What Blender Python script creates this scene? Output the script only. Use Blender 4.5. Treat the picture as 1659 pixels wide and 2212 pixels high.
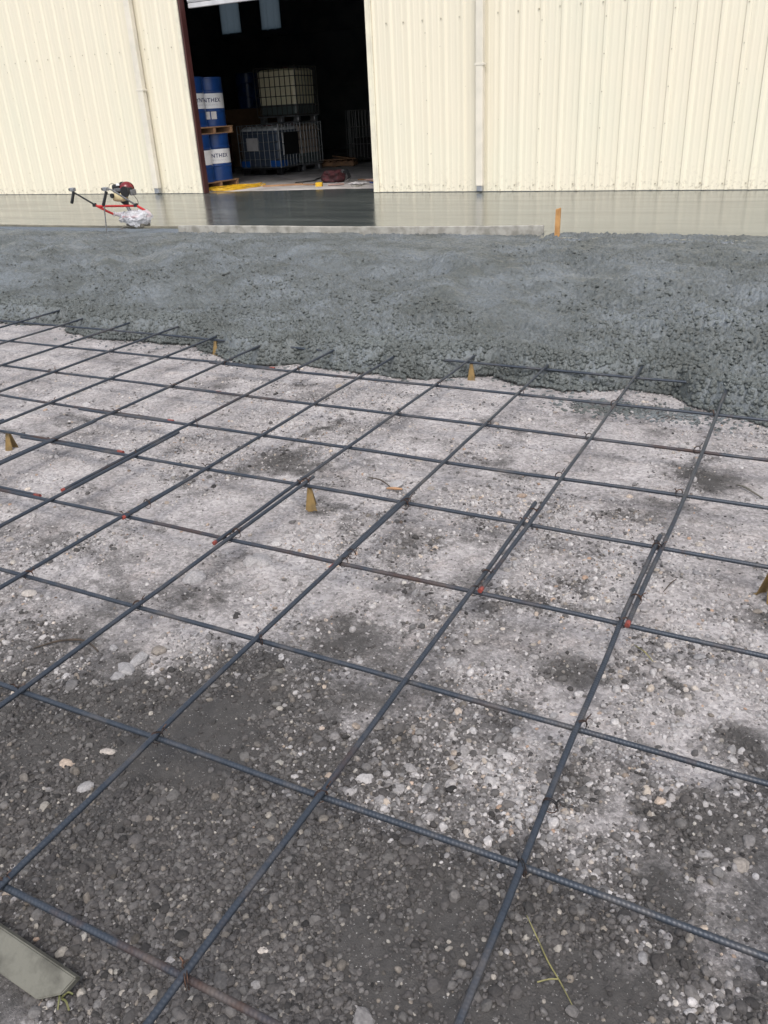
import bpy, bmesh, math, random
import numpy as np
from mathutils import Vector, Matrix, noise as mnoise

for o in list(bpy.data.objects): bpy.data.objects.remove(o)
SC = bpy.context.scene
COL = SC.collection
RAD = math.radians

# ------------------------------------------------------------------ camera
CAM = Vector((0.316, -0.615, 1.400))
cd = bpy.data.cameras.new('camera'); cam = bpy.data.objects.new('camera', cd); COL.objects.link(cam)
cd.sensor_fit = 'VERTICAL'; cd.sensor_height = 36.0; cd.lens = 36.0 * 1766.5 / 2212.0
cd.clip_start = 0.05; cd.clip_end = 2000
Rm = Matrix.Rotation(RAD(28.275), 3, 'Z') @ Matrix.Rotation(RAD(63.772), 3, 'X') @ Matrix.Rotation(RAD(-3.162), 3, 'Z')
cam.matrix_world = Matrix.Translation(CAM) @ Rm.to_4x4()
SC.camera = cam

# ------------------------------------------------------------------ sky, sun, exposure
SUN_EL, SUN_AZ = 56.0, 152.0          # compass: 0 = +Y (towards the shed), clockwise
wd = bpy.data.worlds.new('World'); SC.world = wd; wd.use_nodes = True
nt = wd.node_tree; nt.nodes.clear()
sky = nt.nodes.new('ShaderNodeTexSky'); sky.sky_type = 'NISHITA'; sky.sun_disc = False
sky.sun_elevation = RAD(SUN_EL); sky.sun_rotation = RAD(SUN_AZ); sky.air_density = 1.0; sky.dust_density = 3.0; sky.ozone_density = 1.0
hs = nt.nodes.new('ShaderNodeHueSaturation'); hs.inputs['Saturation'].default_value = 0.52
bg = nt.nodes.new('ShaderNodeBackground'); bg.inputs['Strength'].default_value = 0.15
wo = nt.nodes.new('ShaderNodeOutputWorld')
nt.links.new(sky.outputs[0], hs.inputs['Color']); nt.links.new(hs.outputs[0], bg.inputs[0]); nt.links.new(bg.outputs[0], wo.inputs[0])
sl = bpy.data.lights.new('sun', 'SUN'); sl.energy = 1.1; sl.angle = RAD(26); sl.color = (1.0, 0.95, 0.88)
so = bpy.data.objects.new('sun', sl); COL.objects.link(so)
az = RAD(SUN_AZ); el = RAD(SUN_EL)
sdir = Vector((math.sin(az) * math.cos(el), math.cos(az) * math.cos(el), math.sin(el)))
so.rotation_euler = sdir.to_track_quat('Z', 'Y').to_euler(); so.location = sdir * 60
SC.view_settings.view_transform = 'Standard'; SC.view_settings.look = 'None'
SC.view_settings.gamma = 1.0; SC.view_settings.use_curve_mapping = False
SC.view_settings.exposure = 0.75

rng = np.random.default_rng(7); random.seed(7)

# ------------------------------------------------------------------ helpers
def link(o, parent=None):
    COL.objects.link(o)
    if parent is not None: o.parent = parent
    return o
def tag(o, label=None, cat=None, group=None, kind=None):
    if label: o['label'] = label
    if cat: o['category'] = cat
    if group: o['group'] = group
    if kind: o['kind'] = kind
    return o
def empty(name, loc, label, cat, group=None, rz=0):
    o = bpy.data.objects.new(name, None); o.location = loc; o.rotation_euler = (0, 0, rz); o.empty_display_size = .1
    return tag(link(o), label, cat, group)
def mk(name, V, F, mats, parent=None, smooth=False, mi=None, world=True):
    """one mesh object; V in world space, turned local when it has a parent"""
    me = bpy.data.meshes.new(name)
    if parent is not None and world:
        M = pw(parent).inverted(); V = [M @ Vector(v) for v in V]
    me.from_pydata([tuple(v) for v in V], [], [tuple(f) for f in F])
    for m in (mats if isinstance(mats, (list, tuple)) else [mats]): me.materials.append(m)
    if mi is not None: me.polygons.foreach_set('material_index', mi)
    if smooth: me.polygons.foreach_set('use_smooth', [True] * len(me.polygons))
    me.update()
    return link(bpy.data.objects.new(name, me), parent)
def pw(o):
    M = Matrix.LocRotScale(o.location, o.rotation_euler, o.scale)
    return pw(o.parent) @ M if o.parent else M
def mk_np(name, V, F, mat, parent=None, smooth=True, attrs=None):
    me = bpy.data.meshes.new(name)
    V = np.asarray(V, np.float32); F = np.asarray(F, np.int32)
    n = F.shape[1]
    me.vertices.add(len(V)); me.vertices.foreach_set('co', V.ravel())
    me.loops.add(F.size); me.loops.foreach_set('vertex_index', F.ravel())
    me.polygons.add(len(F)); me.polygons.foreach_set('loop_start', np.arange(0, F.size, n, dtype=np.int32))
    me.polygons.foreach_set('loop_total', np.full(len(F), n, np.int32))
    me.update(calc_edges=True)
    if smooth: me.polygons.foreach_set('use_smooth', np.ones(len(F), bool))
    for k, a in (attrs or {}).items():
        at = me.attributes.new(k, 'FLOAT', 'POINT'); at.data.foreach_set('value', np.asarray(a, np.float32))
    me.materials.append(mat)
    return link(bpy.data.objects.new(name, me), parent)

class MB:
    """collects boxes, tubes, lathes into one mesh"""
    def __init__(s): s.V = []; s.F = []; s.M = []
    def add(s, V, F, m=0):
        n = len(s.V); s.V += [Vector(v) for v in V]; s.F += [[i + n for i in f] for f in F]; s.M += [m] * len(F); return s
    def box(s, a, b, m=0, bev=0.0, R=None, c=None):
        x0, y0, z0 = a; x1, y1, z1 = b
        if bev > 0:
            bm = bmesh.new(); bmesh.ops.create_cube(bm, size=1)
            for v in bm.verts: v.co = Vector(((x0 + x1) / 2 + v.co.x * (x1 - x0), (y0 + y1) / 2 + v.co.y * (y1 - y0), (z0 + z1) / 2 + v.co.z * (z1 - z0)))
            bmesh.ops.bevel(bm, geom=bm.edges[:], offset=bev, segments=2, affect='EDGES', profile=.5)
            V = [v.co.copy() for v in bm.verts]; bm.verts.index_update(); F = [[v.index for v in f.verts] for f in bm.faces]; bm.free()
        else:
            V = [Vector(p) for p in ((x0, y0, z0), (x1, y0, z0), (x1, y1, z0), (x0, y1, z0), (x0, y0, z1), (x1, y0, z1), (x1, y1, z1), (x0, y1, z1))]
            F = [(0, 3, 2, 1), (4, 5, 6, 7), (0, 1, 5, 4), (1, 2, 6, 5), (2, 3, 7, 6), (3, 0, 4, 7)]
        if R is not None:
            c = Vector(c); V = [c + R @ (v - c) for v in V]
        return s.add(V, F, m)
    def tube(s, pts, r, n=8, m=0, caps=True):
        pts = [Vector(p) for p in pts]; rs = r if isinstance(r, (list, tuple)) else [r] * len(pts)
        V = []; F = []; up = Vector((0, 0, 1))
        for i, p in enumerate(pts):
            t = (pts[min(i + 1, len(pts) - 1)] - pts[max(i - 1, 0)]).normalized()
            a = t.cross(up)
            if a.length < .05: a = t.cross(Vector((1, 0, 0)))
            a.normalize(); b = a.cross(t)
            for k in range(n):
                th = 2 * math.pi * k / n; V.append(p + (a * math.cos(th) + b * math.sin(th)) * rs[i])
        for i in range(len(pts) - 1):
            for k in range(n): F.append((i * n + k, i * n + (k + 1) % n, (i + 1) * n + (k + 1) % n, (i + 1) * n + k))
        if caps: F.append(tuple(range(n))[::-1]); F.append(tuple((len(pts) - 1) * n + k for k in range(n)))
        return s.add(V, F, m)
    def lathe(s, prof, c, n=32, m=0, axis='Z'):
        V = []; F = []; c = Vector(c)
        for r, z in prof:
            for k in range(n):
                th = 2 * math.pi * k / n
                p = Vector((r * math.cos(th), r * math.sin(th), z))
                if axis == 'X': p = Vector((p.z, p.x, p.y))
                if axis == 'Y': p = Vector((p.y, p.z, p.x))
                V.append(c + p)
        for i in range(len(prof) - 1):
            for k in range(n): F.append((i * n + k, i * n + (k + 1) % n, (i + 1) * n + (k + 1) % n, (i + 1) * n + k))
        F.append(tuple(range(n))[::-1]); F.append(tuple((len(prof) - 1) * n + k for k in range(n)))
        return s.add(V, F, m)
    def build(s, name, mats, parent=None, smooth=False):
        return mk(name, s.V, s.F, mats, parent, smooth, s.M)
def auto_smooth(o, ang=35):
    me = o.data; me.polygons.foreach_set('use_smooth', [True] * len(me.polygons))
    me.set_sharp_from_angle(angle=RAD(ang)); return o
def smooth_curve(pts, n=6):
    pts = [Vector(p) for p in pts]; out = []
    for i in range(len(pts) - 1):
        p0 = pts[max(i - 1, 0)]; p1 = pts[i]; p2 = pts[i + 1]; p3 = pts[min(i + 2, len(pts) - 1)]
        for k in range(n):
            t = k / n
            out.append(.5 * ((2 * p1) + (p2 - p0) * t + (2 * p0 - 5 * p1 + 4 * p2 - p3) * t * t + (3 * p1 - p0 - 3 * p2 + p3) * t ** 3))
    return out + [pts[-1]]

# numpy value noise
def _h(ix, iy, seed):
    n = (ix.astype(np.int64) * 374761393 + iy.astype(np.int64) * 668265263 + seed * 974634777) & 0x7fffffff
    n = ((n ^ (n >> 13)) * 1274126177) & 0x7fffffff
    return ((n ^ (n >> 16)) & 0xffff) / 65535.0
def vn(x, y, seed=0):
    ix = np.floor(x); iy = np.floor(y); fx = x - ix; fy = y - iy
    fx = fx * fx * fx * (fx * (fx * 6 - 15) + 10); fy = fy * fy * fy * (fy * (fy * 6 - 15) + 10)
    a = _h(ix, iy, seed); b = _h(ix + 1, iy, seed); c = _h(ix, iy + 1, seed); d = _h(ix + 1, iy + 1, seed)
    return (a + (b - a) * fx) * (1 - fy) + (c + (d - c) * fx) * fy
def fbm(x, y, seed=0, o=4, g=.5):
    s = 0; a = 1; t = 0
    for i in range(o):
        s = s + a * vn(x + 17.3 * i, y - 9.1 * i, seed + i); t += a; a *= g; x = x * 2.03; y = y * 2.03
    return s / t
def sstep(a, b, x):
    t = np.clip((x - a) / (b - a), 0, 1); return t * t * (3 - 2 * t)

# ------------------------------------------------------------------ materials
class NT:
    def __init__(s, name):
        s.m = bpy.data.materials.new(name); s.m.use_nodes = True; s.t = s.m.node_tree
        s.b = s.t.nodes['Principled BSDF']; s.out = s.t.nodes['Material Output']
    def n(s, typ, **kw):
        nd = s.t.nodes.new(typ)
        for k, v in kw.items():
            if k in nd.inputs: nd.inputs[k].default_value = v
            else: setattr(nd, k, v)
        return nd
    def l(s, a, b): s.t.links.new(a, b)
    def coord(s, kind='Object', scale=(1, 1, 1)):
        tc = s.n('ShaderNodeTexCoord'); mp = s.n('ShaderNodeMapping'); mp.inputs['Scale'].default_value = scale
        s.l(tc.outputs[kind], mp.inputs['Vector']); return mp.outputs[0]
    def pos(s, scale=(1, 1, 1)):
        g = s.n('ShaderNodeNewGeometry'); mp = s.n('ShaderNodeMapping'); mp.inputs['Scale'].default_value = scale
        s.l(g.outputs['Position'], mp.inputs['Vector']); return mp.outputs[0]
    def noise(s, vec, scale, detail=4, rough=.55):
        nd = s.n('ShaderNodeTexNoise'); nd.inputs['Scale'].default_value = scale; nd.inputs['Detail'].default_value = detail; nd.inputs['Roughness'].default_value = rough
        s.l(vec, nd.inputs['Vector']); return nd.outputs['Fac']
    def ramp(s, fac, stops):
        r = s.n('ShaderNodeValToRGB'); e = r.color_ramp.elements
        while len(e) < len(stops): e.new(.5)
        for i, (p, c) in enumerate(stops):
            e[i].position = p; e[i].color = (c, c, c, 1) if not hasattr(c, '__len__') else tuple(c) + (1,)
        s.l(fac, r.inputs[0]); return r.outputs[0]
    def mix(s, fac, a, b, mode='MIX'):
        m = s.n('ShaderNodeMix', data_type='RGBA', blend_type=mode)
        for i, v in ((0, fac), (6, a), (7, b)):
            if hasattr(v, 'is_output') or isinstance(v, bpy.types.NodeSocket): s.l(v, m.inputs[i])
            elif hasattr(v, '__len__'): m.inputs[i].default_value = tuple(v)[:3] + (1,)
            else: m.inputs[i].default_value = v
        return m.outputs[2]
    def math(s, op, a, b=None):
        m = s.n('ShaderNodeMath', operation=op)
        for i, v in enumerate((a, b)):
            if v is None: continue
            if isinstance(v, bpy.types.NodeSocket): s.l(v, m.inputs[i])
            else: m.inputs[i].default_value = v
        return m.outputs[0]
    def bump(s, h, strength=.3, dist=.01):
        b = s.n('ShaderNodeBump'); b.inputs['Strength'].default_value = strength; b.inputs['Distance'].default_value = dist
        s.l(h, b.inputs['Height']); s.l(b.outputs[0], s.b.inputs['Normal']); return b
    def attr(s, name, typ='GEOMETRY'):
        a = s.n('ShaderNodeAttribute', attribute_name=name, attribute_type=typ); return a.outputs['Fac']
    def col(s, c):
        if isinstance(c, bpy.types.NodeSocket): s.l(c, s.b.inputs['Base Color'])
        else: s.b.inputs['Base Color'].default_value = tuple(c) + (1,)
        return s
    def set(s, **kw):
        for k, v in kw.items():
            k = k.replace('_', ' ')
            if isinstance(v, bpy.types.NodeSocket): s.l(v, s.b.inputs[k])
            else: s.b.inputs[k].default_value = v
        return s

def worn(name, c, c2=None, rough=.5, scale=6, metal=0.0, bump=.15, bscale=40, dist=.002, amt=(.4, .65)):
    t = NT(name); v = t.coord(); c2 = c2 or tuple(x * .6 for x in c)
    f = t.ramp(t.noise(v, scale, 5, .6), [(amt[0], 0.), (amt[1], 1.)])
    t.col(t.mix(f, c, c2)); t.set(Roughness=rough, Metallic=metal)
    if bump: t.bump(t.noise(v, bscale, 3), bump, dist)
    return t.m

def gravel_sheet():
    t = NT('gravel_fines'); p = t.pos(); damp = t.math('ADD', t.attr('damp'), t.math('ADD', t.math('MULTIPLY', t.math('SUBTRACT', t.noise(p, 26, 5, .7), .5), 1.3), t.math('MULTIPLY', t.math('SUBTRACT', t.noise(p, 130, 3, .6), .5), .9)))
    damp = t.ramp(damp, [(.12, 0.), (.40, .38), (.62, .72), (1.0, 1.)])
    pale = t.mix(t.ramp(t.noise(p, 3.0, 5, .6), [(.35, 0.), (.65, 1.)]), (.43, .402, .395), (.27, .25, .245))
    warm = t.mix(t.ramp(t.noise(p, 9.0, 3), [(.55, 0.), (.75, .5)]), pale, (.46, .40, .37))
    vor = t.n('ShaderNodeTexVoronoi', feature='F1'); vor.inputs['Scale'].default_value = 95; t.l(p, vor.inputs['Vector'])
    sp_ = t.n('ShaderNodeSeparateColor'); t.l(vor.outputs['Color'], sp_.inputs[0]); peb = t.mix(.9, warm, t.ramp(sp_.outputs[0], [(0., .62), (1., 1.22)]), 'MULTIPLY')
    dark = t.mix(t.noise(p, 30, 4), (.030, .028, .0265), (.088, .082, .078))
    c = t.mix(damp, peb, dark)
    speck = t.ramp(t.noise(p, 210, 2, .5), [(.68, 0.), (.74, 1.)])
    c = t.mix(t.math('MULTIPLY', speck, .55), c, (.62, .60, .58))
    spk2 = t.ramp(t.noise(p, 120, 2, .5), [(.24, 1.), (.32, 0.)])
    c = t.mix(t.math('MULTIPLY', spk2, .5), c, (.05, .046, .043))
    t.col(c); t.set(Roughness=.92)
    hgt = t.math('ADD', t.math('MULTIPLY', vor.outputs['Distance'], -.5), t.noise(p, 260, 4, .65))
    t.bump(hgt, .75, .006)
    return t.m
def stone_mat(name, inst=True):
    t = NT(name)
    if inst: damp = t.attr('damp', 'INSTANCER'); tone = t.attr('tone', 'INSTANCER'); hue = t.attr('hue', 'INSTANCER')
    else: damp = t.attr('damp', 'OBJECT'); tone = t.attr('tone', 'OBJECT'); hue = t.attr('hue', 'OBJECT')
    p = t.pos()
    base = t.ramp(hue, [(.0, (.32, .300, .292)), (.5, (.41, .388, .380)), (.78, (.30, .29, .29)), (.90, (.46, .40, .34)), (.97, (.30, .20, .14)), (1., (.52, .50, .47))])
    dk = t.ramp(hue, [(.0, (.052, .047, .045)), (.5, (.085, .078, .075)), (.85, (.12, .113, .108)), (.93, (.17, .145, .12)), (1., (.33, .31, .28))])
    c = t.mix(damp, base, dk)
    g = t.mix(1.0, c, t.ramp(t.noise(p, 160, 4, .6), [(.25, .62), (.75, 1.25)]), 'MULTIPLY')
    sc = t.n('ShaderNodeVectorMath', operation='SCALE'); t.l(g, sc.inputs[0]); t.l(tone, sc.inputs['Scale'])
    t.col(sc.outputs[0]); t.set(Roughness=.85); t.bump(t.noise(p, 420, 4, .6), .35, .002)
    return t.m
def concrete_mat(name, k=1.0):
    t = NT(name); p = t.pos()
    n1 = t.noise(p, 2.2, 5, .6); n2 = t.noise(p, 55, 4, .65)
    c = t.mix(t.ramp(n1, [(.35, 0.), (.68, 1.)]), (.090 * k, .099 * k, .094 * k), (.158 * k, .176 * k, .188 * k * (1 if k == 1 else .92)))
    c = t.mix(t.ramp(n2, [(.32, .75), (.5, 0.)]), c, (.060, .061, .052))
    t.col(c); t.set(Roughness=t.ramp(t.noise(p, 14, 4), [(.35, .30), (.65, .55)]))
    t.b.inputs['IOR'].default_value = 1.45
    t.bump(t.math('ADD', t.noise(p, 110, 4, .6), t.math('MULTIPLY', n2, 1.2)), .55, .008)
    return t.m
def slab_mat():
    t = NT('wet_trowelled_concrete'); p = t.pos()
    st = t.pos((.35, 2.4, 1.))
    n1 = t.noise(st, 2.0, 5, .6); n2 = t.noise(p, .9, 4, .55)
    c = t.mix(t.ramp(n1, [(.35, 0.), (.7, 1.)]), (.048, .056, .056), (.095, .105, .099))
    t.col(c)
    r = t.ramp(t.noise(st, 1.6, 5, .65), [(.3, .13), (.55, .19), (.8, .28)])
    t.set(Roughness=r); t.b.inputs['IOR'].default_value = 3.0
    t.bump(t.math('ADD', t.noise(st, 5, 3), t.math('MULTIPLY', t.noise(p, 1.6, 2), 3.0)), .10, .006)
    return t.m
def wall_mat():
    t = NT('cream_painted_steel'); p = t.pos()
    streak = t.noise(t.pos((14, 14, .25)), 1.0, 4, .6)
    c = t.mix(t.ramp(streak, [(.40, 0.), (.72, .55)]), (.685, .632, .50), (.625, .583, .468))
    g = t.ramp(t.noise(p, .5, 3), [(.5, 0.), (.75, .35)])
    c = t.mix(g, c, (.60, .615, .495))
    sep = t.n('ShaderNodeSeparateXYZ'); t.l(p, sep.inputs[0])
    low = t.ramp(t.math('MULTIPLY', t.math('SUBTRACT', sep.outputs[2], .15), 2.2), [(.0, 1.), (.35, .25), (1., 0.)])
    mud = t.ramp(t.noise(p, 17, 5, .7), [(.52, 0.), (.66, 1.)])
    c = t.mix(t.math('MULTIPLY', t.math('MULTIPLY', low, mud), .75), c, (.22, .19, .14))
    spot = t.ramp(t.noise(p, 21, 2, .5), [(.77, 0.), (.80, .8)])
    c = t.mix(spot, c, (.22, .20, .16))
    t.col(c); t.set(Roughness=.38); t.bump(t.noise(t.pos((1.2, 1.2, .6)), 2.0, 2), .12, .03)
    return t.m
def rebar_mat(name, lo, hi):
    t = NT(name); p = t.pos(); oi = t.n('ShaderNodeObjectInfo')
    ad = t.n('ShaderNodeVectorMath', operation='ADD'); t.l(p, ad.inputs[0]); mr_ = t.n('ShaderNodeVectorMath', operation='SCALE'); mr_.inputs[0].default_value = (3, 7, 5); t.l(oi.outputs['Random'], mr_.inputs['Scale']); t.l(mr_.outputs[0], ad.inputs[1])
    r = t.ramp(t.noise(ad.outputs[0], 2.6, 6, .68), [(lo, 0.), (hi, 1.)])
    steel = t.mix(t.noise(p, 60, 3), (.023, .030, .041), (.054, .065, .083))
    rust = t.mix(t.noise(p, 90, 4, .7), (.045, .027, .021), (.105, .054, .034))
    dust = t.ramp(t.noise(p, 7, 5, .7), [(.50, 0.), (.72, .6)]); t.col(t.mix(dust, t.mix(r, steel, rust), (.13, .115, .105))); t.set(Metallic=.35, Roughness=t.ramp(r, [(0., .42), (1., .8)]))
    t.bump(t.noise(p, 700, 3), .25, .0006)
    return t.m

M = {}
M['ground'] = gravel_sheet(); M['gravel'] = stone_mat('gravel_stone', True); M['stone'] = stone_mat('loose_stone', False)
M['conc'] = concrete_mat('fresh_concrete'); M['agg'] = concrete_mat('pasted_aggregate_shaded', .80); M['slab'] = slab_mat(); M['wall'] = wall_mat()  # agg: thin-pasted stones, darkened to carry the sideways lip's shade
M['bar0'] = rebar_mat('rebar_blue_steel', .66, .80); M['bar1'] = rebar_mat('rebar_some_rust', .58, .74); M['bar2'] = rebar_mat('rebar_rusty', .50, .68)
M['redpaint'] = worn('red_end_paint', (.27, .05, .035), (.10, .03, .025), .6, 60)
M['wire'] = worn('tie_wire', (.03, .03, .032), (.10, .05, .03), .5, 30, .6)
M['jamb'] = worn('oxide_red_steel', (.060, .017, .015), (.04, .012, .011), .55, 3)
M['trim'] = worn('cream_trim', (.70, .66, .52), (.60, .56, .45), .4, 4, bump=.03)
M['spout'] = worn('downspout_paint', (.66, .615, .52), (.58, .545, .46), .4, 3, bump=.03)
M['galv'] = worn('galvanised', (.42, .43, .45), (.30, .31, .33), .35, 20, .7, bump=.05)
M['screw'] = worn('weathered_screw', (.46, .43, .34), (.32, .28, .20), .5, 30)
M['dark'] = worn('dark_liner', (.24, .27, .285), (.17, .195, .21), .8, 1.5)
M['floor'] = worn('dusty_shop_floor', (.48, .45, .43), (.28, .26, .245), .85, 2.5, bscale=120, bump=.4, dist=.004)
M['roll'] = worn('roller_curtain', (.52, .52, .52), (.40, .40, .41), .5, 4)
M['wood'] = worn('old_pallet_wood', (.36, .20, .105), (.20, .115, .065), .8, 9, bump=.4)
M['board'] = worn('concrete_stained_board', (.36, .345, .31), (.20, .19, .165), .7, 9, bump=.3)
M['boardw'] = worn('wet_form_board', (.17, .155, .115), (.10, .095, .075), .55, 5, bump=.3)
M['stake'] = worn('pine_stake', (.50, .27, .10), (.36, .18, .06), .7, 14, bump=.3)
M['blue'] = worn('blue_drum_paint', (.012, .056, .21), (.010, .042, .16), .32, 4, bump=.03)
M['white'] = worn('drum_label_white', (.78, .78, .78), (.66, .66, .66), .4, 5, bump=.02)
M['ink'] = worn('navy_ink', (.02, .03, .10), (.02, .03, .10), .4, bump=0)
M['inkpale'] = worn('pale_ink', (.42, .43, .46), (.42, .43, .46), .4, bump=0)
M['redrum'] = worn('dark_red_drum', (.11, .012, .012), (.08, .01, .01), .4, bump=.03)
M['card'] = worn('cardboard', (.22, .13, .075), (.17, .10, .055), .85, 6)
M['black'] = worn('black_plastic', (.014, .014, .015), (.022, .022, .022), .4, 30, bump=.08)
M['red'] = worn('red_tube_paint', (.50, .025, .022), (.36, .02, .018), .35, 14, bump=.06)
M['reddome'] = worn('red_engine_cover', (.20, .012, .016), (.06, .01, .012), .25, 18, bump=.05)
M['grey'] = worn('grey_cast_metal', (.20, .20, .205), (.13, .13, .13), .45, 20, .5)
M['tank'] = worn('cream_fuel_tank', (.62, .52, .30), (.52, .43, .25), .45, 9, bump=.05)
M['cagem'] = worn('cage_tube_steel', (.22, .23, .24), (.13, .135, .14), .38, 12, .6, bump=.05)
M['cagedark'] = worn('dull_cage_tube', (.09, .085, .075), (.05, .045, .04), .6, 12, .3, bump=.05)
M['liq'] = worn('liquid_behind_hdpe', (.07, .095, .14), (.055, .075, .115), .3, 2, bump=.02)
M['hdpe'] = worn('hdpe_bottle', (.55, .57, .58), (.46, .48, .49), .35, 3, bump=.03)
M['hdpey'] = worn('yellowed_hdpe', (.82, .77, .56), (.74, .69, .50), .4, 2, bump=.03)
M['hdpeb'] = worn('brownish_hdpe', (.45, .35, .28), (.38, .30, .24), .4, 2, bump=.03)
M['liqg'] = worn('green_grey_liquid', (.10, .13, .13), (.085, .11, .11), .35, 2, bump=.02)
M['paper'] = worn('paper_label', (.62, .60, .59), (.50, .48, .47), .7, 9, bump=.05)
M['bluep'] = worn('blue_plastic_foot', (.015, .11, .42), (.012, .085, .34), .4, 6, bump=.03)
M['yellow'] = worn('yellow_cord', (.72, .44, .02), (.55, .31, .015), .5, 20, bump=.1)
M['chairm'] = worn('ochre_bar_support', (.21, .135, .045), (.13, .085, .03), .5, 25, bump=.15)
M['mud'] = worn('mud', (.13, .12, .10), (.08, .075, .06), .8, 30, bump=.5)
M['pinkcloth'] = worn('pale_pink_scrap', (.42, .28, .24), (.30, .20, .17), .85, 14)
M['maroon'] = worn('maroon_cloth', (.085, .018, .022), (.03, .012, .014), .8, 10, bump=.4)
M['tan'] = worn('tan_board', (.40, .23, .12), (.28, .16, .09), .8, 7)
M['straw'] = worn('dry_straw', (.24, .22, .085), (.13, .12, .05), .6, 40, bump=.1)
M['leaf'] = worn('green_sprig', (.10, .11, .035), (.15, .14, .06), .6, 40, bump=.1)
M['twig'] = worn('dark_twig', (.035, .028, .022), (.07, .05, .035), .8, 40)
M['plank'] = worn('mossy_plank', (.125, .122, .100), (.065, .062, .050), .7, 22, bump=.6, bscale=120)
M['blueitem'] = worn('blue_scrap', (.03, .06, .22), (.02, .04, .15), .6, 10)
def bag_mat():
    t = NT('clear_plastic_bag'); v = t.coord()
    t.col((.80, .80, .84)); t.set(Roughness=.28, Alpha=t.ramp(t.noise(v, 9, 4, .6), [(.35, .45), (.65, .88)])); t.b.inputs['Transmission Weight'].default_value = .25
    t.bump(t.noise(v, 22, 4, .6), .8, .02); return t.m
M['bag'] = bag_mat()
def skylight_mat():
    t = NT('fibreglass_light_panel'); tr = t.n('ShaderNodeBsdfTranslucent'); tr.inputs['Color'].default_value = (.13, .165, .18, 1)
    df = t.n('ShaderNodeBsdfDiffuse'); df.inputs['Color'].default_value = (.15, .17, .18, 1); mx = t.n('ShaderNodeMixShader'); mx.inputs[0].default_value = .25
    t.l(tr.outputs[0], mx.inputs[1]); t.l(df.outputs[0], mx.inputs[2]); t.l(mx.outputs[0], t.out.inputs['Surface']); return t.m
M['skyl'] = skylight_mat()

# ------------------------------------------------------------------ ground sheet (gravel base)
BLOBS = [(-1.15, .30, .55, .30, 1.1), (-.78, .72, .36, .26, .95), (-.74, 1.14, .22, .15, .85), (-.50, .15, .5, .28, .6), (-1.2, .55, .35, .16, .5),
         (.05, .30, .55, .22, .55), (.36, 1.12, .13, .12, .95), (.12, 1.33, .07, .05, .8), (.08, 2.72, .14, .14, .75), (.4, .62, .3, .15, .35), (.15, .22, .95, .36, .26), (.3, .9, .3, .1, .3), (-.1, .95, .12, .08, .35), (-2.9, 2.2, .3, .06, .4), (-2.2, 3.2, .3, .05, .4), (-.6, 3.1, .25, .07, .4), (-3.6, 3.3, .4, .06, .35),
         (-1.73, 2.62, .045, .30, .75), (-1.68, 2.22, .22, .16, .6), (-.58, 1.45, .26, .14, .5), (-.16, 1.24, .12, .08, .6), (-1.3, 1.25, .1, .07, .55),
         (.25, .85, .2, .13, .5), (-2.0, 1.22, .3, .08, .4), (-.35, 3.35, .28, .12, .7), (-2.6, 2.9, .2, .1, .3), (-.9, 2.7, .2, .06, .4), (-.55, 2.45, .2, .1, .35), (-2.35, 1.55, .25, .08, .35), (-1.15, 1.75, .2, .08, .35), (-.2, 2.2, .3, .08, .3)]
def dark_mix_f(x, y):  # weight of the darker gravel colour: placed patches plus noise
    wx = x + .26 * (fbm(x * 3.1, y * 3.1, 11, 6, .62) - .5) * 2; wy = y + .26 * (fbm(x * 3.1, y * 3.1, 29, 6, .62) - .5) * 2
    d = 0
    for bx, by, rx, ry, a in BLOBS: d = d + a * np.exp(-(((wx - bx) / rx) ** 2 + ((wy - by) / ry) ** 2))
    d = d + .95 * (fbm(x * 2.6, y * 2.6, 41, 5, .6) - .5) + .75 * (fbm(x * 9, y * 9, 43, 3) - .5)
    d = d + .22 * (1 - sstep(.15, 1.25, wy + .12 * x)) + .10 * (1 - sstep(1.0, 3.0, wy))  # broad rise towards the camera, so the near gravel is darker
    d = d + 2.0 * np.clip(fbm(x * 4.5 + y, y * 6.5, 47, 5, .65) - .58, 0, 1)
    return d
def ground_h(x, y):
    h = .030 * (fbm(x * 1.3, y * 1.3, 3, 3) - .5) + .016 * (fbm(x * 7, y * 7, 5, 3) - .5)
    h = h + .007 * (fbm(x * 45, y * 45, 6, 3, .6) - .5)
    far = np.hypot(x - .3, y + .6); h = h * (1 - sstep(7, 11, far))
    pl = ((y > 4.2) * 1.0)
    return h - .01 - .03 * sstep(4.3, 5.0, y)
def build_ground():
    th0 = RAD(90 + 28.3)
    a_in = np.linspace(-RAD(37), RAD(37), 470); a_out = np.linspace(RAD(37), 2 * math.pi - RAD(37), 42)[1:-1]
    ang = np.concatenate([a_in, a_out]) + th0
    r = np.concatenate([[.02, .15, .3], np.geomspace(.45, 6.6, 520), np.geomspace(7.4, 600, 26)])
    A, Rr = np.meshgrid(ang, r); x = CAM.x + Rr * np.cos(A); y = CAM.y + Rr * np.sin(A)
    z = ground_h(x, y); na = len(ang); nr = len(r)
    V = np.stack([x, y, z], -1).reshape(-1, 3)
    i = np.arange(nr - 1)[:, None]; j = np.arange(na)[None]; j2 = (j + 1) % na
    F = np.stack([i * na + j, (i + 1) * na + j, (i + 1) * na + j2, i * na + j2], -1).reshape(-1, 4)
    o = mk_np('ground', V, F, M['ground'], attrs={'damp': dark_mix_f(x, y).ravel()})
    return tag(o, 'pale crushed gravel base with dark patches', kind='structure')
ground = build_ground()

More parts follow.
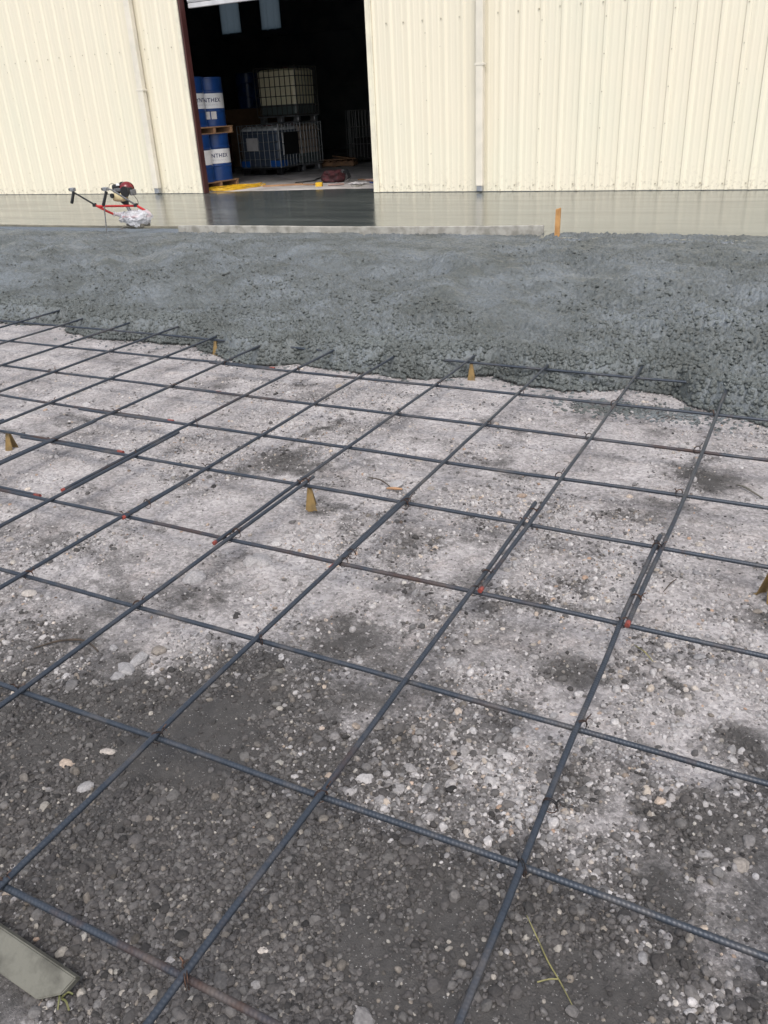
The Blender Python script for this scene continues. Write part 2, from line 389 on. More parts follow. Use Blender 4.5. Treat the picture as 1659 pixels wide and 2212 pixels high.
# geometry-nodes scatter of many small stones carried by a point mesh
def scatter_tree(name, mat, nvar, amp, subdiv, flat, smooth):
    g = bpy.data.node_groups.new(name, 'GeometryNodeTree')
    g.interface.new_socket('Geometry', in_out='INPUT', socket_type='NodeSocketGeometry'); g.interface.new_socket('Geometry', in_out='OUTPUT', socket_type='NodeSocketGeometry')
    N = g.nodes; L = g.links; gi = N.new('NodeGroupInput'); go = N.new('NodeGroupOutput'); g2i = N.new('GeometryNodeGeometryToInstance')
    for k in range(nvar):
        ic = N.new('GeometryNodeMeshIcoSphere'); ic.inputs['Radius'].default_value = 1.0; ic.inputs['Subdivisions'].default_value = subdiv
        sp = N.new('GeometryNodeSetPosition'); ps = N.new('GeometryNodeInputPosition'); ad = N.new('ShaderNodeVectorMath'); ad.operation = 'ADD'; ad.inputs[1].default_value = (k * 7.3 + 1, k * 3.1, -k * 5.7)
        nz = N.new('ShaderNodeTexNoise'); nz.inputs['Scale'].default_value = .85; nz.inputs['Detail'].default_value = 1.5
        sb = N.new('ShaderNodeVectorMath'); sb.operation = 'SUBTRACT'; sb.inputs[1].default_value = (.5, .5, .5); sc = N.new('ShaderNodeVectorMath'); sc.operation = 'SCALE'; sc.inputs['Scale'].default_value = amp
        L.new(ps.outputs[0], ad.inputs[0]); L.new(ad.outputs[0], nz.inputs['Vector']); L.new(nz.outputs['Color'], sb.inputs[0]); L.new(sb.outputs[0], sc.inputs[0])
        L.new(ic.outputs['Mesh'], sp.inputs['Geometry']); L.new(sc.outputs[0], sp.inputs['Offset'])
        sm = N.new('GeometryNodeSetMaterial'); sm.inputs['Material'].default_value = mat
        ss = N.new('GeometryNodeSetShadeSmooth'); ss.inputs['Shade Smooth'].default_value = smooth
        L.new(sp.outputs[0], ss.inputs['Geometry']); L.new(ss.outputs[0], sm.inputs['Geometry']); L.new(sm.outputs[0], g2i.inputs[0])
    io = N.new('GeometryNodeInstanceOnPoints'); io.inputs['Pick Instance'].default_value = True
    def na(nm, typ):
        a = N.new('GeometryNodeInputNamedAttribute'); a.data_type = typ; a.inputs['Name'].default_value = nm; return a.outputs['Attribute']
    L.new(gi.outputs[0], io.inputs['Points']); L.new(g2i.outputs[0], io.inputs['Instance'])
    L.new(na('variant', 'INT'), io.inputs['Instance Index']); L.new(na('scl', 'FLOAT_VECTOR'), io.inputs['Scale'])
    er = N.new('FunctionNodeEulerToRotation'); L.new(na('rot', 'FLOAT_VECTOR'), er.inputs[0]); L.new(er.outputs[0], io.inputs['Rotation'])
    L.new(io.outputs[0], go.inputs[0]); return g
def scatter(name, P, S, mat, parent, attrs, nvar=7, amp=.7, subdiv=2, smooth=False, tilt=.5):
    n = len(P); me = bpy.data.meshes.new(name); me.vertices.add(n); me.vertices.foreach_set('co', np.asarray(P, np.float32).ravel())
    def at(k, typ, d, fld='value'):
        a = me.attributes.new(k, typ, 'POINT'); a.data.foreach_set(fld, d)
    at('variant', 'INT', rng.integers(0, nvar, n).astype(np.int32))
    at('scl', 'FLOAT_VECTOR', np.asarray(S, np.float32).ravel(), 'vector')
    rot = np.stack([rng.normal(0, tilt, n), rng.normal(0, tilt, n), rng.uniform(0, 6.283, n)], 1)
    at('rot', 'FLOAT_VECTOR', rot.astype(np.float32).ravel(), 'vector')
    for k, a in attrs.items(): at(k, 'FLOAT', np.asarray(a, np.float32))
    me.materials.append(mat)
    o = link(bpy.data.objects.new(name, me), parent); md = o.modifiers.new('scatter', 'NODES'); md.node_group = scatter_tree(name + '_scatter', mat, nvar, amp, subdiv, True, smooth)
    return o
def fan_points(n, r0, r1, power=1.0, half=33):
    """points spread over the ground in view, denser towards the camera"""
    u = rng.random(n); r = r0 * (r1 / r0) ** (u ** power)
    a = RAD(90 + 28.3) + rng.uniform(-RAD(half), RAD(half), n)
    return CAM.x + r * np.cos(a), CAM.y + r * np.sin(a), r
def heap_front(x):
    px = [-20, -9, -5.9, -5.57, -5.15, -4.85, -4.69, -4.32, -3.67, -3.43, -3.31, -3.11, -2.97, -2.77, -2.62, -2.49, -2.25, -1.9, -1.86, -1.63, -1.34, -1.29, -1.10, -.83, -.60, -.50, -.25, -.11, .06, .22, .38, 1.5, 8]
    py = [4.1, 4.0, 3.90, 3.90, 3.90, 3.93, 3.80, 3.72, 3.77, 3.77, 3.66, 3.62, 3.53, 3.48, 3.54, 3.61, 3.55, 3.58, 3.53, 3.53, 3.69, 3.74, 3.63, 3.57, 3.64, 3.71, 3.69, 3.54, 3.44, 3.38, 3.32, 3.2, 3.3]
    return np.interp(x, px, py)
def stones():
    xs = []; ys = []; ss = []
    for n, r0, r1, lo, hi, pw_ in ((150000, .50, 4.6, .0022, .0044, .72), (60000, .50, 5.6, .0040, .0072, .8), (9000, .50, 6.2, .0068, .0120, .85)):
        x, y, r = fan_points(n, r0, r1, pw_, 36)
        coarse = fbm(x * 1.9, y * 1.9, 61, 4, .6) * .7 + .3 * fbm(x * 8, y * 8, 67, 3)
        dm = sstep(.15, .85, dark_mix_f(x, y))
        keep = rng.random(n) < np.clip(.02 + 3.6 * (coarse - .435) + .20 * dm, .10 if hi < .006 else .03, 1)
        keep &= y < heap_front(x) + .05
        x, y = x[keep], y[keep]; xs.append(x); ys.append(y); ss.append(rng.uniform(lo, hi, len(x)) * rng.uniform(.8, 1.25, len(x)))
    x = np.concatenate(xs); y = np.concatenate(ys); s = np.concatenate(ss); n = len(x)
    S = s[:, None] * np.stack([rng.uniform(.85, 1.35, n), rng.uniform(.75, 1.1, n), rng.uniform(.5, .85, n)], 1)
    z = ground_h(x, y) + S[:, 2] * rng.uniform(-.15, .45, n)
    dm = np.clip(sstep(.12, .85, dark_mix_f(x, y) + rng.normal(0, .34, n)), 0, 1)
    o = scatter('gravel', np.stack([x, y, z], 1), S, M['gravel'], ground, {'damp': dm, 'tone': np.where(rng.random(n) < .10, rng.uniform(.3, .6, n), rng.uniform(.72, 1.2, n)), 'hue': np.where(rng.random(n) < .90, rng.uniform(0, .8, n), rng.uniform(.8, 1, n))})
    tag(o, kind='stuff')
stones()
# loose stones one can pick out singly
def stone_mesh(k, subdiv=2):
    bm = bmesh.new(); bmesh.ops.create_icosphere(bm, subdivisions=subdiv, radius=1)
    for v in bm.verts:
        d = mnoise.noise_vector(v.co * .9 + Vector((k * 9.1, k * 4.7, -k * 6.3))); v.co += d * .42
    me = bpy.data.meshes.new('stone'); bm.to_mesh(me); bm.free(); me.materials.append(M['stone']); return me
SM = [stone_mesh(k) for k in range(9)]
def add_stone(x, y, s, tone=1.0, hue=.5, damp=None, flat=.6):
    o = bpy.data.objects.new('stone', SM[random.randrange(9)])
    z = float(ground_h(np.array([x]), np.array([y]))[0])
    o.scale = (s * random.uniform(.9, 1.35), s * random.uniform(.75, 1.05), s * flat * random.uniform(.8, 1.15))
    o.rotation_euler = (random.gauss(0, .25), random.gauss(0, .25), random.uniform(0, 6.28)); o.location = (x, y, z + o.scale[2] * .25)
    o['damp'] = min(1., max(0., float(dark_mix_f(np.array([x]), np.array([y]))[0]) * .85)) if damp is None else damp; o['tone'] = tone; o['hue'] = hue
    link(o, ground)
for a in [(-1.075, .444, 0.0162, 0.86, .99, 0), (-1.137, .37, 0.0198, 0.89, .93, 0), (-.437, .624, 0.0171, 0.99, .6, 0), (-1.031, .325, 0.0198, 0.79, .7, 0), (.193, .83, 0.0153, 1.06, .93, 0), (.161, .845, 0.0135, 0.83, .9, 0),
          (-.442, .074, 0.0171, 0.53, .5, .75), (-.404, .152, 0.0108, 1.06, .99, 0), (-.173, .121, 0.0216, 0.59, .5, .3), (-1.269, .719, 0.0270, 0.86, .75, 0), (-1.259, .759, 0.0252, 0.83, .75, 0), (-1.268, .684, 0.0198, 0.79, .75, 0),
          (-1.238, .825, 0.0252, 0.53, .88, .1), (-1.106, 2.153, 0.0405, 1.06, .7, 0), (-1.872, .904, 0.0198, 1.12, .99, 0), (-1.403, 1.192, 0.0450, 0.89, .6, 0), (-1.259, 1.39, 0.0360, 0.86, .6, 0), (-1.289, 1.368, 0.0270, 0.79, .6, 0), (.211, .827, 0.0108, 0.86, .6, 0),
          (-.52, .60, 0.0126, 0.79, .93, .1), (-.38, .58, 0.0135, 0.66, .5, .1), (-.40, .66, 0.0117, 0.79, .6, .05), (-.36, .70, 0.0144, 0.66, .4, .1), (-.55, .78, 0.0144, 0.73, .92, .2), (-.50, .80, 0.0162, 0.59, .85, .3)]: add_stone(*a)
cnt = 25
while cnt < 285:
    x, y, r = fan_points(1, 1.25, 5.6, 1.0, 31); x = float(x[0]); y = float(y[0])
    if y > float(heap_front(np.array([x]))[0]) - .1: continue
    if random.random() > .12 + 2.2 * (float(fbm(np.array([x * 1.9]), np.array([y * 1.9]), 61, 4, .6)[0]) - .42): continue
    s = random.choice([.008, .009, .010, .011, .013, .016]) * (1 + .06 * (float(r[0]) - 1.5))
    add_stone(x, y, s, random.uniform(.7, 1.1), random.choice([random.uniform(0, .8), random.uniform(0, .8), random.uniform(.5, .95), random.uniform(.0, .99)])); cnt += 1

# ------------------------------------------------------------------ trowelled slab and rough pour
def slab_front(x):
    l = np.interp(x, [-26, -13.5, -6.93, -2.30], [7.9, 7.895, 7.875, 8.135])
    return np.where(x < -2.29, l, 7.72 + .04 * np.sin(x * 1.3) + .02 * np.sin(x * 4.1))
def build_slab():
    xs = np.concatenate([np.linspace(-26, -15.5, 8), np.linspace(-15, 1.5, 200), np.linspace(2, 9, 8)]); n = len(xs)
    rows = []
    yb = np.where((xs > -10.07) & (xs < -6.46), 12.62 + .16 * fbm(xs * 1.4, xs * 0, 5) + .30 * sstep(-9.4, -6.8, xs) * 1.0, 12.372)
    for k, t in enumerate(np.linspace(0, 1, 26)):
        y = slab_front(xs) * (1 - t) + yb * t; rows.append(np.stack([xs, y, np.full(n, .150) + .0025 * (fbm(xs * .9, y * .9, 7) - .5)], 1))
    fr = rows[0].copy(); fr[:, 2] = -.02; rows = [fr] + rows
    V = np.concatenate(rows); i = np.arange(len(rows) - 1)[:, None]; j = np.arange(n - 1)[None]
    F = np.stack([i * n + j, i * n + j + 1, (i + 1) * n + j + 1, (i + 1) * n + j], -1).reshape(-1, 4)
    return tag(mk_np('concrete_slab', V, F, M['slab']), 'smooth wet trowelled concrete strip along the shed', kind='structure')
build_slab()
def domes(x, y, f, seed):
    """close-packed rounded chunks: 0 in the crevices, up to 1 on top of a stone"""
    X = x * f; Y = y * f; ix = np.floor(X); iy = np.floor(Y); out = np.zeros_like(X)
    for dx in (-1, 0, 1):
        for dy in (-1, 0, 1):
            cx = ix + dx; cy = iy + dy
            px = cx + .15 + .7 * _h(cx, cy, seed); py = cy + .15 + .7 * _h(cx, cy, seed + 1); rr = .50 + .32 * _h(cx, cy, seed + 2); hh = .45 + .55 * _h(cx, cy, seed + 3)
            a = 6.283 * _h(cx, cy, seed + 4); u = (X - px) * np.cos(a) + (Y - py) * np.sin(a); v = -(X - px) * np.sin(a) + (Y - py) * np.cos(a)
            d = (u / rr) ** 2 + (v / (rr * .72)) ** 2
            out = np.maximum(out, hh * np.sqrt(np.clip(1 - d, 0, 1)))
    return out
def rough_f(x, y, tp):
    p = fbm(x * 1.5 + y * .9, y * 1.5 - x * .2, 131, 4, .6)
    return np.clip(.48 + 1.2 * sstep(.42, .66, p) + 1.0 * np.exp(-(tp / .55) ** 2), 0, 1.15)
def heap_h(x, y):
    t = y - heap_front(x) + .09 * (fbm(x * 4.5, y * 4.5, 77, 3) - .5)
    tp = np.maximum(t, 0)
    h = .134 * (1 - (1 - np.clip(tp / .115, 0, 1)) ** 3.0) + .055 * (1 - np.exp(-tp / .9))
    big = fbm(x * .8 + .5 * y, y * .75, 81, 3, .5) - .5
    ridg = fbm(x * 2.0 + y * 1.6, y * 1.2 - x * .3, 87, 3, .55) - .5
    rake = np.abs(fbm(x * 1.3 + y * 2.1, y * .6 - x * .5, 111, 3, .5) - .5)
    fade = 1 - sstep(6.3, 7.6, y)
    h = h + sstep(.12, .7, tp) * (.17 * big + .17 * ridg + .22 * (np.minimum(rake, .10) - .07))
    tgt = np.where(x > -2.2, .160, np.where(x < -6.9, .118, .136))
    h = h * fade + (1 - fade) * tgt
    rough = rough_f(x, y, tp)
    h = h + sstep(.02, .2, tp) * (.040 * (fbm(x * 6, y * 6, 91, 3) - .5)) * (1 - .3 * (1 - fade))
    h = h + sstep(-.01, .05, t) * rough * (.021 * (domes(x, y, 31, 201) - .55) + .011 * (domes(x, y, 57, 251) - .5) + .012 * (fbm(x * 20, y * 20, 95, 3, .6) - .5))
    pit = fbm(x * 13, y * 21, 151, 4, .66)
    h = h - sstep(.1, .4, tp) * .020 * sstep(.60, .70, pit) * np.minimum(rough + .25, 1)
    return np.where(t < 0, -.03 + t * .2, h)
def build_heap():
    th0 = RAD(90 + 28.3); ang = np.linspace(-RAD(36), RAD(36), 920) + th0
    ys = np.concatenate([np.linspace(-.25, .5, 120), np.linspace(.507, 1.6, 130), np.linspace(1.611, 4.15, 190)])   # metres behind the front line, by row
    V = []
    A = ang[None, :]
    # walk along each bearing; y measured from the front line at that bearing
    tanx = (np.cos(A) / np.sin(A)); yf = np.full(A.shape, 3.6)
    for _ in range(12): yf = heap_front(CAM.x + (yf - CAM.y) * tanx) * .5 + yf * .5
    k = (8.10 - yf) / 4.15 ; T = ys[:, None]; Y = np.where(T > 0, yf + T * k, yf + T); X = CAM.x + (Y - CAM.y) * tanx
    Z = heap_h(X, Y); V = np.stack([X, Y, Z], -1).reshape(-1, 3); n = len(ang); m = len(ys)
    i = np.arange(m - 1)[:, None]; j = np.arange(n - 1)[None]
    F = np.stack([i * n + j, (i + 1) * n + j, (i + 1) * n + j + 1, i * n + j + 1], -1).reshape(-1, 4)
    o = tag(mk_np('concrete_pour', V, F, M['conc']), 'rough freshly poured grey concrete spread over rebar', kind='structure')
    # stones showing through the cement paste
    n = 90000; x, y, r = fan_points(n, 3.9, 10.4, .85, 36)
    t = y - heap_front(x); patch = fbm(x * 1.5 + y * .9, y * 1.5 - x * .2, 131, 4, .6)
    keep = (t > -.02) & (y < 7.6) & (rng.random(n) < np.clip(.75 - t * .35, .12, 1) * np.clip(.2 + 3.6 * (patch - .42) + np.clip(.5 - t, 0, .5), .03, 1))
    x, y, t = x[keep], y[keep], t[keep]; n = len(x); s = rng.uniform(.006, .0145, n)
    S = s[:, None] * np.stack([rng.uniform(.9, 1.4, n), rng.uniform(.8, 1.1, n), rng.uniform(.55, .9, n)], 1)
    z = np.maximum(heap_h(x, y), 0) + S[:, 2] * rng.uniform(-.5, .1, n)
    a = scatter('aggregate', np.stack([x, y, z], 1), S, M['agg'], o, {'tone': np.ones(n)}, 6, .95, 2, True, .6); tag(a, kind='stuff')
    # stones packed on the steep front lip, its shade tinted into their material
    n = 15000; x = rng.uniform(-7.2, 1.2, n); t = rng.uniform(-.015, .20, n); y = heap_front(x) - .09 * (fbm(x * 4.5, (heap_front(x) + t) * 4.5, 77, 3) - .5) + t
    s = rng.uniform(.007, .0155, n); S = s[:, None] * np.stack([rng.uniform(.9, 1.4, n), rng.uniform(.8, 1.1, n), rng.uniform(.6, .9, n)], 1)
    top = np.maximum(heap_h(x, y), .004); z = np.where(t < .07, rng.uniform(.15, 1.0, n) * top, top - .003)
    y = y - np.where(t < .07, .012, 0) * (1 - z / top)
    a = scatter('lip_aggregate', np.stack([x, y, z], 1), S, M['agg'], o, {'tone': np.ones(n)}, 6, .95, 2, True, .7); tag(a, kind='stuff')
    # crumbs that rolled off the front onto the gravel
    n = 500; x = rng.uniform(-6.5, .8, n); y = heap_front(x) - rng.exponential(.05, n); x2 = rng.normal(-.35, .22, 700); y2 = rng.normal(3.36, .06, 700)
    x = np.concatenate([x, x2]); y = np.concatenate([y, y2]); n = len(x); s = rng.uniform(.004, .011, n); S = s[:, None] * np.stack([rng.uniform(.9, 1.5, n), rng.uniform(.8, 1.1, n), rng.uniform(.35, .7, n)], 1)
    z = ground_h(x, y) + S[:, 2] * .3
    a = scatter('crumbs', np.stack([x, y, z], 1), S, M['conc'], o, {'tone': np.ones(n)}, 6, 1.0, 2, True, .4); tag(a, kind='stuff')
    return o
pour = build_heap()

# ------------------------------------------------------------------ shed
SX0, SX1, SY0, SY1, EAVE = -26.0, 8.0, 12.35, 28.0, 6.0
DX0, DX1, DH = -10.08, -6.45, 4.1
shed = empty('metal_shed', (-8, 12.35, .15), 'cream ribbed metal shed with open roller door', 'building')
def panel_profile(x0, x1, phase=-6.4):
    """cross-section of a ribbed sheet between x0 and x1: list of (x, depth towards the viewer)"""
    pts = []; k0 = math.floor((x0 - phase) / .3) - 1; k1 = math.ceil((x1 - phase) / .3) + 1
    for k in range(k0, k1 + 1):
        c = phase + .3 * k
        pts += [(c - .027, 0), (c - .018, .019), (c + .016, .019), (c + .052, 0)]
        for m in (.100, .200): pts += [(c + m - .022, 0), (c + m - .010, .003), (c + m + .010, .003), (c + m + .022, 0)]
    pts.sort()
    def at(x):
        for (a, da), (b, db) in zip(pts, pts[1:]):
            if a <= x <= b: return da + (db - da) * (x - a) / max(b - a, 1e-9)
        return 0
    return [(x0, at(x0))] + [p for p in pts if x0 + 1e-4 < p[0] < x1 - 1e-4] + [(x1, at(x1))]
def add_panel(x0, x1, z0, z1, zb=None):
    pr = panel_profile(x0, x1); V = []; F = []
    for x, d in pr: V += [(x, SY0 - d, z0), (x, SY0 - d, z1)]
    n = len(pr)
    for i in range(n - 1): F.append((2 * i, 2 * i + 2, 2 * i + 3, 2 * i + 1))
    b = len(V)
    V += [(pr[0][0], SY0 + .004, z0), (pr[0][0], SY0 + .004, z1), (pr[-1][0], SY0 + .004, z0), (pr[-1][0], SY0 + .004, z1)]
    F.append((b, 0, 1, b + 1)); F.append((2 * n - 2, b + 2, b + 3, 2 * n - 1))
    return mk('wall_panel', V, F, M['wall'], shed)
def panels(xa, xb, z0, z1):
    # sheets are 0.9 m wide and lap just beside a rib
    ph = -6.4 + .045; k = math.ceil((xa - ph) / .9 + .05); x = xa
    while x < xb - .01:
        x2 = min(ph + .9 * k, xb); k += 1
        if x2 - x < .08: continue
        add_panel(x, x2 - .0015 if x2 < xb else x2, z0, z1); x = x2
panels(SX0, DX0 - .03, .158, EAVE); panels(DX1 + .03, SX1, .158, EAVE); panels(DX0 - .03, DX1 + .03, DH, EAVE)
# structural walls behind the sheets, roof, side and back walls
def pbox(name, a, b, mat, parent=shed, bev=0): return MB().box(a, b, 0, bev).build(name, mat, parent)
pbox('wall_liner', (SX0, SY0 + .012, -.02), (DX0 - .002, SY0 + .14, EAVE), M['dark'])
pbox('wall_liner', (DX1 + .002, SY0 + .012, -.02), (SX1, SY0 + .14, EAVE), M['dark'])
pbox('wall_liner', (DX0 - .002, SY0 + .012, DH + .005), (DX1 + .002, SY0 + .14, EAVE), M['dark'])
pbox('side_wall', (SX0, SY0 + .145, -.02), (SX0 + .12, SY1, EAVE), M['dark']); pbox('side_wall', (-2.0, SY0 + .145, -.02), (-1.88, SY1, EAVE), M['dark'])
pbox('roof', (SX0 - .3, SY0 - .25, EAVE + .002), (SX1 + .3, SY1 + .2, EAVE + .12), M['dark'])
LP = [(-20.66, -19.82), (-18.89, -18.08)]
xe = SX0 + .125
for a, b in LP + [(-2.005, None)]:
    pbox('back_wall', (xe, SY1 - .12, -.02), (a, SY1, EAVE), M['dark'])
    if b is not None:
        pbox('back_wall', (a, SY1 - .12, -.02), (b, SY1, 4.16), M['dark']); pbox('back_wall', (a, SY1 - .12, 5.6), (b, SY1, EAVE), M['dark'])
        V = []; F = []; m = 36
        for i in range(m + 1):
            x = a - .08 + (b - a + .16) * i / m; d = .02 * max(0, math.cos(i / m * 2 * math.pi * 3)) ** 3
            V += [(x, SY1 - .13 - d, 4.10), (x, SY1 - .13 - d, 5.66)]
        for i in range(m): F.append((2 * i, 2 * i + 2, 2 * i + 3, 2 * i + 1))
        mk('light_panel', V, F, M['skyl'], shed)
    xe = b
for z in (2.2, 3.9): pbox('girt', (SX0 + .2, SY1 - .32, z), (-2.1, SY1 - .122, z + .10), M['dark'])
# door surround
jb = MB(); jb.box((DX0 - .0, SY0 - .01, .152), (DX0 + .035, SY0 + .12, DH), 0, .006); jb.build('door_jamb', M['jamb'], shed)
jb = MB(); jb.box((DX1 - .05, SY0 + .03, .152), (DX1 + .0, SY0 + .22, DH), 0, .006); jb.build('door_jamb', M['jamb'], shed)
MB().box((DX0 - .075, SY0 - .040, .155), (DX0 - .004, SY0 - .012, DH), 0, .004).build('corner_trim', M['trim'], shed)
t_ = MB(); t_.box((DX1 - .045, SY0 - .040, .155), (DX1 + .030, SY0 - .012, DH), 0, .004); t_.box((DX1 + .034, SY0 - .046, .155), (DX1 + .060, SY0 - .034, DH), 0, .004); t_.build('corner_trim', M['trim'], shed)
rc = empty('roller_door', (-8.27, 12.52, 3.1), 'grey roller door curtain rolled up at top of doorway', 'door')
MB().box((DX0 + .09, 12.49, 3.10), (DX1 - .06, 12.55, 3.17), 0, .008).build('bottom_bar', M['roll'], rc)
z = 3.172
while z < 4.3:
    sb = MB(); sb.tube([(DX0 + .09, 12.52, z + .04), (DX1 - .06, 12.52, z + .04)], .0395, 8); auto_smooth(sb.build('slat', M['roll'], rc)); z += .082
# downspouts
def downspout(x, w, zb):
    d = MB(); d.box((x - w / 2, SY0 - .145, zb), (x + w / 2, SY0 - .045, EAVE - .1), 0, .010)
    o = d.build('downspout', M['spout'], shed)
    e = MB(); e.box((x - w / 2 + .012, SY0 - .13, .17), (x + w / 2 - .012, SY0 - .05, zb + .05), 0, .006); e.build('outlet', M['galv'], o)
    for zz in (1.9, 4.2): MB().box((x - w / 2 - .02, SY0 - .150, zz), (x + w / 2 + .02, SY0 - .040, zz + .03), 0, .003).build('strap', M['spout'], o)
downspout(-4.590, .112, .245); downspout(-11.10, .125, .255)
# screw heads along the girts
sc = MB()
for k in range(-40, 24):
    x = -6.4 + .3 * k
    if not (-16.5 < x < .8) or DX0 - .1 < x < DX1 + .05 or abs(x + 4.59) < .1 or abs(x + 11.1) < .1: continue
    for zz in (.24, 2.55, 5.2):
        xx = x - .055 + random.uniform(-.01, .01); zz += random.uniform(-.012, .012)
        sc.lathe([(.013, 0), (.013, .004), (.007, .005), (.007, .011)], (xx, SY0 - .0105, zz), 6, 0, 'Y')
    if k % 3 == 0:
        for q in range(9): sc.lathe([(.009, 0), (.009, .004), (.006, .008)], (x + .004, SY0 - .027, .55 + q * .46 + random.uniform(-.02, .02)), 6, 0, 'Y')
tag(sc.build('screw_heads', M['screw'], shed), kind='stuff')
fl = MB(); fl.box((SX0 + .13, 12.36, -.05), (-2.01, 27.87, .1455)); tag(fl.build('floor', M['floor']), 'dusty concrete floor inside the shed', kind='structure')

# ------------------------------------------------------------------ drums
def wrap_text(s, size, cx, cy, r, az, zc, extrude=0):
    cu = bpy.data.curves.new('lettering', 'FONT'); cu.body = s; cu.size = size; cu.align_x = 'CENTER'; cu.align_y = 'CENTER'; cu.space_character = 1.15 if size > .05 else 1.7; cu.offset = .0022 if size > .05 else 0
    ob = bpy.data.objects.new('lettering', cu); COL.objects.link(ob); dg = bpy.context.evaluated_depsgraph_get(); dg.update()
    me = bpy.data.meshes.new_from_object(ob.evaluated_get(dg)); bpy.data.objects.remove(ob); bpy.data.curves.remove(cu)
    V = []
    for v in me.vertices:
        a = az + v.co.x / r; V.append((cx + r * math.cos(a), cy + r * math.sin(a), zc + v.co.y))
    F = [tuple(p.vertices) for p in me.polygons]; bpy.data.meshes.remove(me); return V, F
def drum(name, x, y, z, az, label, group=None, band=True, body=None, R=.29, H=.845, stickers=False):
    d = empty(name, (x, y, z), label, 'drum', group)
    body = body or M['blue']; hoop = lambda zc: [(R, zc - .022), (R + .010, zc - .008), (R + .010, zc + .008), (R, zc + .022)]
    pf = [(R - .02, 0), (R + .006, 0), (R + .006, .018), (R, .024)] + hoop(.275) + hoop(.605) + [(R, H - .024), (R + .006, H - .018), (R + .006, H), (R - .012, H), (R - .012, H - .016)]
    auto_smooth(MB().lathe(pf, (x, y, z), 48).build('shell', body, d), 30)
    if band:
        o = MB().lathe([(R + .0025, .312), (R + .0032, .313), (R + .0032, .569), (R + .0025, .57)], (x, y, z), 48)
        o.F = o.F[:-2]; o.M = o.M[:-2]; auto_smooth(o.build('label_band', M['white'], d), 30)
        V, F = wrap_text('SYNTHEX', .098, x, y, R + .0050, az, z + .452); mk('lettering', V, F, M['ink'], d)
        V, F = wrap_text('LUBRICANTS', .038, x, y, R + .0050, az, z + .372); mk('small_lettering', V, F, M['inkpale'], d)
    if stickers:
        for da in (-.24, .20):
            V = []; n = 6
            for i in range(n + 1):
                a = az + da + (i / n - .5) * .36
                for zz in (.125, .265): V.append((x + (R + .003) * math.cos(a), y + (R + .003) * math.sin(a), z + zz))
            mk('sticker', V, [(2 * i, 2 * i + 2, 2 * i + 3, 2 * i + 1) for i in range(n)], M['paper'], d)
    return d
def face_cam(x, y): return math.atan2(CAM.y - y, CAM.x - x)
def pallet(x, y, z, label, sx=1.2, sy=1.2, rz=0, ragged=False, mat=None, group=None):
    p = empty('wooden_pallet', (x, y, z), label, 'pallet', group, rz); mat = mat or M['wood']
    def part(nm, a, b):
        m = MB().box(a, b, 0, .003); ob = mk(nm, m.V, m.F, mat, p, world=False)
    for i in range(3): yy = (i - 1) * (sy / 2 - .06); part('stringer', (-sx / 2, yy - .03, .018), (sx / 2, yy + .03, .105))
    for i in range(7):
        xx = -sx / 2 + .05 + i * (sx - .1) / 6; j = random.uniform(-.03, .03) if ragged else 0
        part('deck_board', (xx - .045, -sy / 2 - (.05 * random.random() if ragged else 0), .107), (xx + .045, sy / 2 + j, .128 + (random.uniform(0, .006) if ragged else 0)))
    for i in range(3): xx = (i - 1) * (sx / 2 - .06); part('bottom_board', (xx - .05, -sy / 2, 0), (xx + .05, sy / 2, .0165))
    return p
DXc, DYa, DYb = -10.79, 13.75, 13.155
pallet(DXc - .30, 13.45, .147, 'wooden pallet on shed floor under lower blue drums')
fa = face_cam(DXc, DYa); fb = face_cam(DXc, DYb)
drum('steel_drum', DXc, DYa, .277, fa + .12, 'lower blue drum with white band, farther from door jamb', 'blue drums by the door')
drum('steel_drum', DXc, DYb, .277, fb - 1.5, 'lower blue drum with white band, beside door jamb', 'blue drums by the door')
pallet(DXc - .30, 13.45, 1.123, 'broken orange wooden pallet between lower and upper blue drums', ragged=True, mat=M['tan'])
drum('steel_drum', DXc, DYa, 1.253, fa + .05, 'upper blue drum with white band and stickers, farther from jamb', 'blue drums by the door', stickers=True)
drum('steel_drum', DXc, DYb, 1.253, fb + 1.12, 'upper blue drum with white band, beside door jamb', 'blue drums by the door')
# things behind in the dark
cb = MB(); cb.box((-15.0, 19.5, .15), (-13.4, 20.7, 1.58), 0, .01); ob = cb.build('cardboard_crate', M['card']); tag(ob, 'big brown cardboard crate in the dark behind the totes', 'crate')
drum('steel_drum', -14.15, 19.85, 1.582, 0, 'dark blue drum standing on brown crate, left of tall stack', band=False)
drum('steel_drum', -14.05, 20.40, 1.582, 0, 'dark blue drum at back of brown crate, behind another drum', band=False)
drum('steel_drum', -13.55, 17.55, .147, 0, 'dark red drum between blue drums and front tote', band=False, body=M['redrum'])
drum('steel_drum', -13.62, 17.60, 1.04 - .005, 0, 'brown upper drum standing on dark red drum', band=False, body=M['card'], H=.5) if False else None

